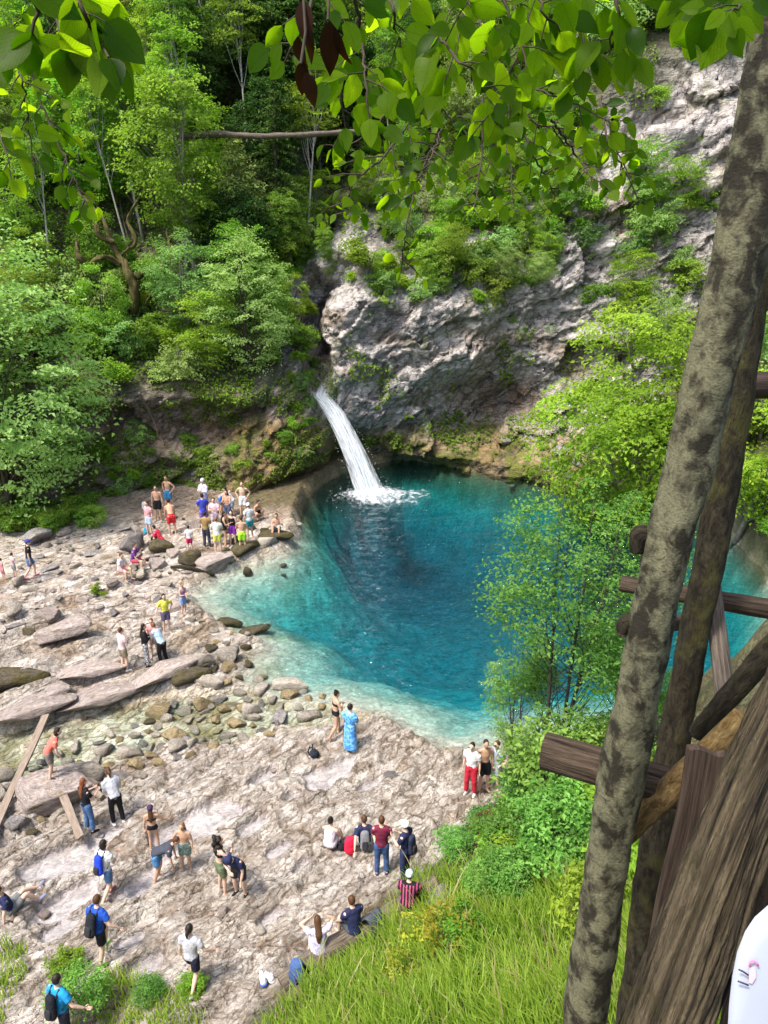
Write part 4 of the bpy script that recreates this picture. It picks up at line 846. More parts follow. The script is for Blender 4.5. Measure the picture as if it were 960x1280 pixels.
def log_np(pts, rad, k=36, n=90, amp=.02, grain=8, along=1.0, seed=0, ridged=False, flat=1.0, low=.0):
    """bark-displaced tapering trunk along a path, with end caps and (x, y, length) coordinates for the grain"""
    P = np.array([tuple(p) for p in pts]); m = len(P); s = np.linspace(0, m - 1, n); i = np.clip(s.astype(int), 0, m - 2); f = s - i
    g = lambda j: P[np.clip(j, 0, m - 1)]
    p0, p1, p2, p3 = g(i - 1), g(i), g(i + 1), g(i + 2); f_ = f[:, None]
    C = .5 * ((2 * p1) + (-p0 + p2) * f_ + (2 * p0 - 5 * p1 + 4 * p2 - p3) * f_ ** 2 + (-p0 + 3 * p1 - 3 * p2 + p3) * f_ ** 3)
    r = np.interp(s, np.arange(m), rad); T = np.gradient(C, axis=0); T /= np.linalg.norm(T, axis=1, keepdims=True)
    ref = np.array([0.31, .95, .05]) if abs(T[0, 1]) < .9 else np.array([1., 0, 0]); A = ref - T * (T @ ref)[:, None]; A /= np.linalg.norm(A, axis=1, keepdims=True); B = np.cross(T, A)
    L = np.concatenate([[0], np.cumsum(np.linalg.norm(np.diff(C, axis=0), axis=1))]); th = np.linspace(0, 2 * np.pi, k, endpoint=False)
    ct, st_ = np.meshgrid(np.cos(th), np.sin(th), indexing='ij'); 
    cx = np.cos(th)[None, :] * np.ones((n, 1)); sy_ = np.sin(th)[None, :] * np.ones((n, 1)); LL = L[:, None] * np.ones((1, k))
    rm = float(np.mean(r)); d = amp * fbm3(cx * rm * grain, sy_ * rm * grain, LL * along + seed * 3.1, 5, seed, .6, ridged) + low * fbm3(cx * .8, sy_ * .8, LL * 2.0 + seed, 2, seed + 9)
    RR = r[:, None] * (1 + d / rm)
    V = C[:, None, :] + A[:, None, :] * (cx * RR)[..., None] + B[:, None, :] * (sy_ * RR * flat)[..., None]
    idx = np.arange(n * k).reshape(n, k); nx = np.roll(idx, -1, 1)
    F = np.stack([idx[:-1], nx[:-1], nx[1:], idx[1:]], -1).reshape(-1, 4)
    V = np.concatenate([V.reshape(-1, 3), C[:1], C[-1:]]); UV = np.concatenate([np.stack([cx * RR, sy_ * RR, LL], -1).reshape(-1, 3), [[0, 0, L[0]]], [[0, 0, L[-1]]]])
    c0, c1 = n * k, n * k + 1
    caps = [[c0, nx[0, j], idx[0, j], c0] for j in range(k)] + [[c1, idx[-1, j], nx[-1, j], c1] for j in range(k)]
    return V, F, UV, [(c[0], c[1], c[2]) for c in caps]
def log_obj(name, pts, rad, mat, parent=None, **kw):
    V, F, UV, caps = log_np(pts, rad, **kw); me = bpy.data.meshes.new(name); me.from_pydata(V.tolist(), [], F.tolist() + caps); me.update()
    me.polygons.foreach_set('use_smooth', [True] * len(F) + [False] * len(caps))
    a = me.attributes.new('uvw', 'FLOAT_VECTOR', 'POINT'); a.data.foreach_set('vector', UV.astype(np.float32).ravel())
    return obj(name, me, mat, parent)
# beech right beside the look-out
bt = thing('beech_tree', (1.05, 2.9, gz(1.05, 2.9)), 'slim mottled grey-green beech trunk rising beside the log look-out', 'tree')
def under(root, o):
    o.parent = root; o.matrix_parent_inverse = Matrix.Translation(-root.location); return o
tp = [at_y(x, y, 2.9) for x, y in ((732,1280),(752,1120),(778,960),(812,800),(848,640),(886,480),(924,320),(952,150),(972,0))]
foot = Vector((tp[0].x - .02, 2.9, gz(1.05, 2.9) - .2)); tp = [foot, foot.lerp(tp[0], .6)] + tp + [tp[-1] + Vector((.03, 0, .8)), tp[-1] + Vector((.1, 0, 2.2)), tp[-1] + Vector((.1, 0, 4))]
under(bt, log_obj('trunk', tp, [.155, .13, .114, .106, .096, .094, .094, .093, .092, .09, .088, .08, .07, .06], W_BEECH, k=48, n=320, amp=.012, grain=16, along=8, seed=3, low=.022))
for pts in (((812,672),(800,668),(796,690)), ((800,790),(785,778),(778,790))):
    under(bt, log_obj('branch_stub', [at_y(x, y, 2.95) for x, y in pts], [.035, .04, .028], W_DARK, k=14, n=14, amp=.008, seed=5))
t2 = thing('mossy_tree', (1.3, 3.7, gz(1.3, 3.7)), 'dark moss-covered trunk standing close behind the mottled beech', 'tree')
q = [at_y(x, y, 3.7) for x, y in ((790,1290),(806,1160),(822,1040),(842,930),(868,800),(896,640),(922,480),(944,320),(975,60))]
under(t2, log_obj('trunk', [Vector((q[0].x, 3.7, gz(1.3, 3.7) - .2))] + q + [q[-1] + Vector((.05, 0, 2.5))], [.13, .105, .095, .09, .086, .083, .08, .078, .076, .073, .05], W_DARK, k=32, n=200, amp=.014, grain=16, along=8, seed=8, low=.02))
# the look-out's log railing
def zline(a, b, y0): p = at_y(a[0], a[1], y0); return [p, p.lerp(at_z(b[0], b[1], p.z), .5), at_z(b[0], b[1], p.z)]
L = log_obj('log_beam', zline((680,938), (905,1003), 3.35), [.098, .096, .09], W_LOG, k=40, n=80, amp=.008, grain=60, along=3, seed=4, low=.008); tag(L, 'thick brown log beam with sawn end sticking out behind the beech trunk', 'log')
L = log_obj('rail_pole', zline((776,729), (1000,768), 4.2), [.05, .056, .06], W_LOG, k=24, n=60, amp=.006, grain=20, along=2, seed=6, low=.006); tag(L, 'thin dark rail pole crossing behind both trunks above the water', 'pole')
L = log_obj('rail_pole', [at_y(776, 786, 4.15), at_y(880, 775, 4.3)], [.055, .05], W_LOG, k=22, n=30, amp=.008, grain=20, seed=7); tag(L, 'short knobby log end poking out left of the beech trunk', 'pole')
L = log_obj('rail_post', [at_y(889, 715, 3.95), at_y(897, 800, 3.7), at_y(908, 880, 3.45), at_y(928, 985, 3.1)], [.042, .050, .056, .06], W_GREY, k=24, n=70, amp=.007, grain=18, along=2, seed=9, low=.012); tag(L, 'grey weathered upright pole leaning against the rail over the water', 'pole')
L = log_obj('brace_pole', [at_y(772, 1050, 3.1), at_y(850, 975, 3.0), at_y(930, 896, 2.95)], [.062, .060, .055], W_YEL, k=26, n=70, amp=.006, grain=18, along=5, seed=10, low=.006); tag(L, 'yellowish bark-covered diagonal pole propped between trunk and railing', 'pole')
L = log_obj('brace_pole', [at_y(872, 915, 3.4), at_y(930, 850, 3.2), at_y(1000, 770, 3.0)], [.055, .055, .06], W_DARK, k=22, n=50, amp=.01, grain=16, along=4, seed=12, low=.01); tag(L, 'dark diagonal timber rising to the right behind the grey pole', 'pole')
L = log_obj('cross_beam', [at_y(912, 483, 4.1), at_y(1010, 480, 4.1)], [.075, .075], W_PLANK, k=4, n=12, amp=.001, seed=13); tag(L, 'squared brown cross beam end behind the upper trunk', 'beam')
def board(name, a, b, width, th, mat, label, cat, up=Vector((0, 0, 1))):
    a, b = Vector(a), Vector(b); d = (b - a); L_ = d.length; d.normalize(); s = d.cross(up).normalized(); n_ = s.cross(d)
    bm = bmesh.new(); bmesh.ops.create_grid(bm, x_segments=24, y_segments=4, size=.5); uv = []
    r_ = random.Random(int(L_ * 100)); ret = bmesh.ops.extrude_face_region(bm, geom=bm.faces[:]); 
    for v in [g for g in ret['geom'] if isinstance(g, bmesh.types.BMVert)]: v.co.z -= 1
    bmesh.ops.recalc_face_normals(bm, faces=bm.faces[:]); me = bpy.data.meshes.new(name)
    for v in bm.verts:
        x, y, z = v.co; w_ = width * (1 + .06 * math.sin(x * 9 + L_)); wv = .012 * math.sin(x * 7) ; uv.append((y * width, z * th, (x + .5) * L_))
        v.co = a + d * ((x + .5) * L_ + (.02 * math.sin(y * 30) if abs(x) > .49 else 0)) + s * (y * w_) + n_ * (z * th + wv)
    bm.to_mesh(me); bm.free(); at_ = me.attributes.new('uvw', 'FLOAT_VECTOR', 'POINT'); at_.data.foreach_set('vector', np.array(uv, np.float32).ravel())
    return tag(obj(name, me, mat), label, cat)
board('upright_board', at_y(882, 935, 2.75), at_y(820, 1240, 2.75), .17, .04, W_PLANK, 'brown upright board behind the diagonal pole', 'board', up=Vector((0, 1, .2)))
L = log_obj('split_timber', [at_t(1040, 770, 2.25), at_t(965, 930, 2.1), at_t(905, 1080, 2.0), at_t(838, 1270, 1.9), at_t(800, 1400, 1.86)], [.068, .074, .078, .082, .086], W_SPLIT, k=120, n=220, amp=.028, grain=75, along=1.6, seed=17, ridged=True, low=.02); tag(L, 'massive furrowed weathered split timber leaning across the corner of the look-out', 'timber')
L = log_obj('support_post', [at_t(1060, 930, 2.6), at_t(1020, 1120, 2.5), at_t(985, 1300, 2.45), at_t(970, 1420, 2.45)], [.15, .165, .175, .18], W_POST, k=60, n=110, amp=.02, grain=50, along=1.5, seed=19, ridged=True, low=.02); tag(L, 'dark brown post in shade behind the furrowed split timber', 'post')
# white rounded board with a pink mark
def white_board():
    pts = [at_t(x, y, 1.45) for x, y in ((909,1330),(909,1290),(911,1255),(915,1220),(921,1190),(931,1164),(943,1146),(960,1131),(985,1122),(1015,1120),(1040,1128),(1050,1330))]
    c = sum(pts, Vector()) / len(pts); nrm = -ray(980, 1230).normalized(); bm = bmesh.new()
    rings = []
    for s_, dz in ((1.0, -.03), (1.0, -.006), (.985, .0), (.7, .012), (.35, .018)): rings.append([bm.verts.new(c + (p - c) * s_ + nrm * dz) for p in pts])
    for r0, r1 in zip(rings[:-1], rings[1:]):
        for j in range(len(pts)): bm.faces.new((r0[j], r0[(j + 1) % len(pts)], r1[(j + 1) % len(pts)], r1[j]))
    bm.faces.new(rings[-1]); bm.faces.new(rings[0][::-1]); bmesh.ops.recalc_face_normals(bm, faces=bm.faces[:]); me = bpy.data.meshes.new('panel'); bm.to_mesh(me); bm.free(); me.polygons.foreach_set('use_smooth', [True] * len(me.polygons))
    root = thing('white_board', c, 'smooth white rounded board with two dark strokes and a pink mark', 'board')
    under(root, obj('panel', me, flat_mat('white_plastic', (.33, .36, .41), .45, .03, 3)))
    def stroke(name, P, r, mat):
        mb = MB(); mb.tube([at_t(x, y, 1.428) for x, y in P], r, 6); under(root, mb.build(name, mat))
    ink = flat_mat('ink', (.03, .03, .08), .6); pink = flat_mat('pink_paint', (.75, .16, .34), .6)
    stroke('ink_stroke', ((923.5,1212),(929,1214.5),(935.5,1219)), .0016, ink); stroke('ink_stroke', ((922.5,1226.5),(929,1229),(935.5,1231.5)), .0016, ink)
    stroke('pink_arc', ((936.5,1208),(938,1202),(943,1201.5),(946.5,1204),(948,1207)), .0018, pink)
    mb = MB(); A = [at_t(x, y, 1.4305) for x, y in ((937,1210),(944,1208),(945,1222),(940,1230),(936,1228))]; b = mb.n(); mb.v += [tuple(p) for p in A] + [tuple(p - nrm * .004) for p in A]; mb.f.append(tuple(range(5))); mb.f += [(i, (i + 1) % 5, 5 + (i + 1) % 5, 5 + i) for i in range(5)]
    under(root, mb.build('pink_patch', flat_mat('pink_faded', (.80, .42, .52), .6), smooth=False))
white_board()
# plank walkways over the brook, logs, driftwood
def plank_px(a, b, za, zb, w, label, name='plank'):
    A, B = at_z(*a, za), at_z(*b, zb); return board(name, A, B, w, .06, W_PALE, label, 'plank')
plank_px((57,893), (-14,1050), .45, .42, .16, 'long narrow pale plank walkway beside the person in coral')
plank_px((66,962), (100,1046), .62, .36, .15, 'short pale plank running from the big brown boulder to the rock shelf')
plank_px((104,978), (127,995), .34, .30, .12, 'short grey beam lying by the brook below the two women'); plank_px((118,960), (144,978), .34, .30, .12, 'loose wooden batten by the brook beyond the two women')
L = log_obj('fallen_log', [on_ground(352, 1238) + Vector((0, 0, .12)), on_ground(400, 1205) + Vector((0, 0, .2)), on_ground(470, 1165) + Vector((0, 0, .2)), on_ground(548, 1112) + Vector((0, 0, .16))], [.14, .17, .18, .15], W_GREY, k=24, n=60, amp=.02, grain=10, along=1.5, seed=23, low=.02); tag(L, 'long grey-brown log used as a bench along the edge of the grass', 'log')
L = log_obj('driftwood', [on_ground(214, 712) + Vector((0, 0, .1)), on_ground(235, 716) + Vector((0, 0, .2)), on_ground(268, 724) + Vector((0, 0, .08))], [.05, .08, .05], W_DARK, k=10, n=20, amp=.02, seed=24); tag(L, 'dark driftwood branch across stones at the water edge', 'driftwood')
L = log_obj('fallen_tree', [at_y(215, 173, 40), at_y(270, 168, 40.4), at_y(330, 170, 40.6), at_y(400, 167, 41), at_y(470, 163, 41.3)], [.16, .15, .13, .12, .09], W_GREY, k=12, n=40, amp=.03, seed=25, low=.04); tag(L, 'bare fallen trunk lying level across the dark hollow in the wood', 'log')
# gnarled mossy tree on the left slope
W_GNARL = wood_mat('gnarled_bark', (0.035, 0.028, 0.012), (0.12, 0.095, 0.035), 4, 2, .95, .9, (.08, .085, .02), .4)
root = sheet_at(150, 385); gt = thing('gnarled_tree', root, 'gnarled moss-covered old tree with twisted stems on the left slope', 'tree')
def gn(name, P, r): under(gt, log_obj(name, [at_y(x, y, root.y - .7 + dy) for x, y, dy in P], [q_ * .75 for q_ in r], W_GNARL, k=12, n=46, amp=.08, seed=len(P) + int(P[0][0]), low=.16))
gn('trunk', ((155,412,.6),(168,385,0),(165,352,-.2),(152,325,0),(138,300,.3),(128,270,.8)), [.2, .26, .24, .22, .16, .08])
gn('limb', ((150,330,0),(132,322,-.3),(112,330,-.3),(104,350,0),(108,372,.2)), [.17, .16, .13, .1, .06]); gn('limb', ((165,350,0),(186,338,-.3),(200,342,-.2),(212,318,0),(208,290,.3)), [.18, .16, .13, .1, .05]); gn('limb', ((140,305,0),(122,290,-.3),(118,262,0),(98,240,.5)), [.14, .12, .09, .05]); gn('limb', ((162,382,0),(150,395,-.3),(152,412,-.4),(170,405,-.4)), [.16, .13, .09, .04]); gn('limb', ((152,322,.1),(168,300,-.3),(160,275,-.1),(172,250,.4)), [.15, .11, .08, .04]); gn('limb', ((112,330,-.3),(98,318,-.4),(95,295,-.1)), [.1, .08, .04]); gn('limb', ((186,338,-.3),(192,362,-.5),(182,380,-.3)), [.1, .08, .05])
for i, P in enumerate((((28,240),(60,275),(105,305)), ((153,235),(158,270),(168,308)), ((180,490),(196,520),(205,548)), ((600,290),(625,300),(640,322)), ((612,275),(650,290),(660,318)))):
    L = log_obj('dead_branch', [sheet_at(x, y) + Vector((0, -.7, .1)) for x, y in P], [.05, .045, .02], W_GREY, k=6, n=16, amp=.02, seed=30 + i); tag(L, ['bleached dead branch slanting through the undergrowth above the beach', 'thin pale dead stem beside the gnarled mossy tree', 'thin dead stick hanging down the undercut bank', 'crooked bare branch jutting from the thicket on the cliff', 'forked bare twig beside the crooked branch on the cliff'][i], 'branch')

# ---------------------------------------------------------------- near plants
reg('sapling', *make_tree('sapling', 7.8, 1.6, .6, 270, 44, .44, .068, 121, L_SAP, M_BARKD, 'tall', .04, 3, .8, .22), M_BARKD, L_SAP)
reg('bush', *make_tree('bush', 1.7, .95, .05, 60, 52, .36, .085, 131, L_SAP, M_BARKD, 'round', .02, 4, .3), M_BARKD, L_SAP)
L_LEM = leaf_mat('leaf_lemon', (0.26, 0.27, 0.02), (0.50, 0.48, 0.06), .5); reg('lemon', *make_tree('lemon', .8, .4, .05, 22, 26, .2, .06, 161, L_LEM, M_BARKD, 'umbrella', .012, 4, .3), M_BARKD, L_LEM)
reg('bush2', *make_tree('bush2', 1.3, .8, .05, 40, 48, .34, .11, 141, L_VIV, M_BARKD, 'round', .02, 4, .3), M_BARKD, L_VIV)
L_RUST = leaf_mat('leaf_rust', (0.10, 0.04, 0.015), (0.22, 0.10, 0.035), .3); reg('rust', *make_tree('rust', 1.5, .35, .1, 26, 22, .2, .07, 151, L_RUST, M_BARKD, 'tall', .015, 3, .2), M_BARKD, L_RUST)
TL.update({'sapling': 'x', 'bush': 'x', 'bush2': 'x', 'rust': 'x'}); TL['lemon'] = 'x'; TN['lemon'] = 'shrub'; TN.update({'sapling': 'young_tree', 'bush': 'shrub', 'bush2': 'shrub', 'rust': 'shrub'})
def near(key, x, y, s, label, sz=None, rz=None, dz=-.05): return plant(key, Vector((x, y, gz(x, y) + dz)), s, label=label, sz=sz, rz=rz)
near('sapling', 3.55, 12.9, 1.0, 'slender young tree with light leaves and thin dark stems before the blue water', rz=.5)
near('sapling', 3.0, 14.3, .5, 'shorter light green young tree beside the slender one at the pool edge', rz=2.5)
near('sapling', 4.9, 13.2, .8, 'young leafy tree half hidden by the beech trunk', rz=4.0)
for i, (x, y, s, k, lab) in enumerate(((3.1,11.7,.9,'bush','leafy green shrub at the foot of the slender young tree'),(3.3,11.2,1.2,'bush','broad leafy shrub on the slope behind the log beam'),(1.95,10.9,.5,'bush','small shrub at the lip of the shelf between the standing and seated visitors'),(2.2,10.3,.85,'bush2','bright large-leaved shrub in the long grass'),(3.0,9.6,.9,'bush','green shrub in the grass left of the beech trunk'),
      (3.9,10.2,1.1,'bush2','leafy shrub seen between the two trunks'),(2.9,7.6,.75,'bush2','bright shrub low between the beech and the split timber'),(3.9,8.6,1.0,'bush2','leafy shrub behind the brown upright board'),(1.25,10.9,.4,'bush','little shrub beside the visitor in a white cap'),
      (-3.0,8.7,.27,'bush2','low leafy shrub at the near edge of the shelf by the woman in grey'),(-3.7,8.6,.27,'bush','low dark-leaved shrub beside the man in bright blue'),(-5.2,9.2,.35,'bush2','low weed patch where the shelf meets the near slope'),(-4.7,8.4,.45,'bush','weedy shrub at the near corner of the shelf'),(1.2,8.2,.5,'bush2','yellowish leafy plant in the middle of the long grass'))):
    near(k, x, y, s, lab)
rs = random.Random(31)
for i in range(22):
    x_, y_ = rs.uniform(1.6, 4.6), rs.uniform(9.0, 12.4)
    if x_ < 2.7 and y_ > 10.9: continue
    if (x_ - EDGE0.x) * ENRM.x + (y_ - EDGE0.y) * ENRM.y < .5: continue
    k_ = rs.choice(['bush', 'bush', 'bush2']); lb_ = '%s shrub in the tangle between the long grass and the young trees' % ('dull green small-leaved' if k_ == 'bush' else 'bright large-leaved'); o = near(k_, x_, y_, rs.uniform(.35, .75), lb_); o['group'] = lb_
for x_, y_, s_, lb_ in ((.55, 8.6, .9, 'yellow leafy plant in the middle of the long grass'), (.95, 8.2, 1.0, 'larger yellow leafy plant beside another in the long grass'), (.2, 7.9, .8, 'low yellow leafy plant near the lower edge of the grass')): near('lemon', x_, y_, s_, lb_)
near('rust', 1.75, 10.5, 1.0, 'withered rust-brown shrub at the edge of the grass'); near('rust', 2.0, 11.3, .8, 'second withered brown plant, by the pool-side shrubs')
p = on_ground(128, 745); plant('shrub2', p, .28, label='single green tuft growing on the pebble beach'); p = on_ground(55, 668); plant('shrub2', p, .35, label='green plant beside the grey boulder at the back of the beach')
for i in range(26):
    px, py = random.uniform(0, 130), random.uniform(640, 668); p = on_ground(px, py); plant('shrub', p, random.uniform(.25, .5), 'in the green fringe at the back of the beach')
# long grass
def grass(n, test, box, lmin, lmax, seed, mat, name='grass'):
    r_ = np.random.default_rng(seed); x = r_.uniform(box[0], box[1], n); y = r_.uniform(box[2], box[3], n); m = test(x, y); x, y = x[m], y[m]; z = ground(x, y); n = len(x)
    L_ = r_.uniform(lmin, lmax, n) * (0.7 + .6 * sstep(-.4, .4, fbm2(x * 1.2, y * 1.2, 2, 5))); a = r_.normal(2.4, .9, n); d = np.stack([np.cos(a), np.sin(a), 0 * a], -1); s = np.stack([-np.sin(a), np.cos(a), 0 * a], -1); w = .006 + .004 * r_.random(n); bend = r_.uniform(.25, .95, n)
    b = np.stack([x, y, z - .02], -1); up = np.array([0, 0, 1.0]); V = []
    for q, f in ((0, 1), (.4, .95), (.75, .7), (1.0, .08)):
        c = b + up * (L_ * (q - .42 * bend * q * q))[:, None] + d * (L_ * bend * .75 * q ** 1.8)[:, None]
        V += [c - s * (w * f)[:, None], c + s * (w * f)[:, None]]
    V = np.stack(V, 1).reshape(-1, 3); o8 = np.arange(n)[:, None] * 8; F = np.concatenate([o8 + np.array([[0, 1, 3, 2]]), o8 + np.array([[2, 3, 5, 4]]), o8 + np.array([[4, 5, 7, 6]])])
    me = mesh_np(name, V, F); vflt(me, 'lv', np.repeat(np.clip(.5 + .3 * r_.normal(size=n) + .3 * fbm2(x, y, 2, 8), 0, 1), 8)); return kind(obj(name, me, mat), 'stuff')
L_GRASS = leaf_mat('leaf_grass', (0.13, 0.21, 0.018), (0.33, 0.42, 0.06), .5, .01)
def gtest(x, y):
    dw = (x - EDGE0.x) * ENRM.x + (y - EDGE0.y) * ENRM.y; return dw + .35 * fbm2(x * 1.5, y * 1.5, 2, 6) > .80 + 3.0 * sstep(9.8, 11.6, y)
grass(52000, gtest, (-3.2, 5.6, 4.2, 13.5), .26, .62, 71, L_GRASS)
grass(9000, lambda x, y: (fbm2(x * 1.3, y * 1.3, 2, 9) > .12) & (y < 9.3 - .25 * (x + 5)), (-7.5, -2.6, 7.6, 10.4), .12, .35, 72, L_GRASS)
L_STRAW = leaf_mat('leaf_straw', (0.28, 0.24, 0.09), (0.50, 0.44, 0.20), .4, .02)
grass(900, gtest, (-3.0, 5.0, 4.4, 12.0), .45, .95, 75, L_STRAW, 'dry_grass')
# ---------------------------------------------------------------- people
JOBS = []
def frame(yaw): return Matrix.Rotation(yaw, 3, 'Z')
def cap(mb, a, b, ra, rb, k=10, wide=None, flat=1.0, ball=True):
    """tapered limb from a to b with rounded ends; wide = direction of the broad axis"""
    a, b = Vector(a), Vector(b); t = (b - a).normalized(); up = (wide - t * wide.dot(t)).normalized() if wide is not None else t.orthogonal().normalized(); sd_ = t.cross(up); b0 = mb.n()
    rows = [(a - t * ra * .55 * (1 if ball else 0), .0 if not ball else .72 * ra)] if ball else []
    rows += [(a, ra), (a.lerp(b, .5), (ra + rb) / 2), (b, rb)]
    if ball: rows += [(b + t * rb * .55, .72 * rb)]
    for c, r in rows:
        for j in range(k):
            an = 2 * math.pi * j / k; mb.v.append(tuple(c + up * (math.cos(an) * r) + sd_ * (math.sin(an) * r * flat)))
    m = len(rows)
    for i in range(m - 1):
        for j in range(k):
            p = b0 + i * k + j; q = b0 + i * k + (j + 1) % k; mb.f.append((p, q, q + k, p + k))
    for i, rev in ((0, True), (m - 1, False)):
        ring = [b0 + i * k + j for j in range(k)]; mb.f.append(tuple(ring[::-1] if rev else ring))
POSES = {  # pelvis height, torso lean, then knee / ankle offsets from the hip for left and right (x outwards, y forward, z up)
 'stand': (.93, .03, ((.02, .03, -.43), (.03, -.02, -.86)), ((.02, .05, -.43), (.04, .02, -.86))),
 'walk': (.91, .08, ((.02, .17, -.39), (.02, .14, -.82)), ((.02, -.03, -.43), (.02, -.28, -.77))),
 'step': (.90, .20, ((.02, .30, -.30), (.02, .24, -.66)), ((.02, -.02, -.43), (.02, -.14, -.84))),
 'bend': (.88, 1.15, ((.03, .08, -.42), (.04, -.02, -.82)), ((.03, .05, -.42), (.05, -.06, -.82))),
 'stoop': (.90, .6, ((.03, .06, -.42), (.04, -.02, -.84)), ((.03, .04, -.42), (.05, -.05, -.84))),
 'sit': (.14, .18, ((.06, .34, .25), (.05, .50, -.08)), ((.06, .32, .27), (.08, .46, -.08))),
 'sit_out': (.14, -.25, ((.05, .40, .15), (.06, .78, -.07)), ((.05, .34, .25), (.09, .60, -.08))),
 'perch': (.50, .22, ((.06, .42, .03), (.06, .46, -.40)), ((.08, .41, .02), (.10, .38, -.41))),
 'squat': (.38, .55, ((.10, .36, .12), (.08, .12, -.28)), ((.12, .35, .1), (.10, .10, -.28)))}
ARMS = {  # directions of upper arm and forearm (x outwards, y forward, z up) in the torso's frame
 'down': ((.18, -.08, -1), (.08, .22, -1)), 'phone': ((.15, .35, -1), (-.45, .9, .35)), 'face': ((.35, .55, -.55), (-.5, .35, .95)), 'crown': ((.75, .45, .65), (-.85, -.2, .6)), 'hip': ((.6, -.35, -.8), (-.55, .5, -.75)),
 'knees': ((.2, .6, -.8), (-.1, .8, -.6)), 'out': ((.5, .15, -.85), (.4, .6, -.5)), 'hang': ((.1, 1, -.15), (0, 1, -.1)), 'back': ((.25, -.65, -.75), (.1, -.4, -.9)), 'chest': ((.3, .3, -.9), (-.9, .6, .3))}
SKIN = [flat_mat('skin_light', (.60, .40, .30), .55, .08, 12), flat_mat('skin_tan', (.50, .30, .20), .55, .08, 12), flat_mat('skin_warm', (.56, .35, .25), .55, .08, 12)]
HAIRC = {'dark': flat_mat('hair_dark', (.018, .013, .010), .5, .3, 60, .5), 'brown': flat_mat('hair_brown', (.075, .035, .016), .5, .3, 60, .5), 'light': flat_mat('hair_light', (.20, .11, .05), .5, .3, 60, .5), 'red': flat_mat('hair_red', (.16, .05, .02), .5, .3, 60, .5)}
def cloth(col):
    nm = 'cloth_%02d_%02d_%02d' % tuple(int(c * 99) for c in col)
    if nm in MATS: return MATS[nm]
    t = NT(nm); co = t.coord(); n1 = t.noise(co, 7, 4, .6, .5); n2 = t.noise(co, 60, 3)
    c = t.mix(t.ramp(n1, [(.3, 0.), (.7, 1.)]), [x * .82 for x in col], [min(1, x * 1.12) for x in col]); t.pbsdf(c, .85, t.bump(n1, .7, .06, t.bump(n2, .2, .004)), .15); MATS[nm] = t.m; return t.m
def print_cloth(name, a, b, sc=9):
    if name in MATS: return MATS[name]
    t = NT(name); n1 = t.noise(t.coord(), sc, 3, .5, 1.0); c = t.mix(t.ramp(n1, [(.46, 0.), (.54, 1.)]), a, b); t.pbsdf(c, .85, None, .15); MATS[name] = t.m; return t.m
def cmat(c): return c if isinstance(c, bpy.types.Material) else cloth(c)
BASE_Z = Vector((0, 0, 0))
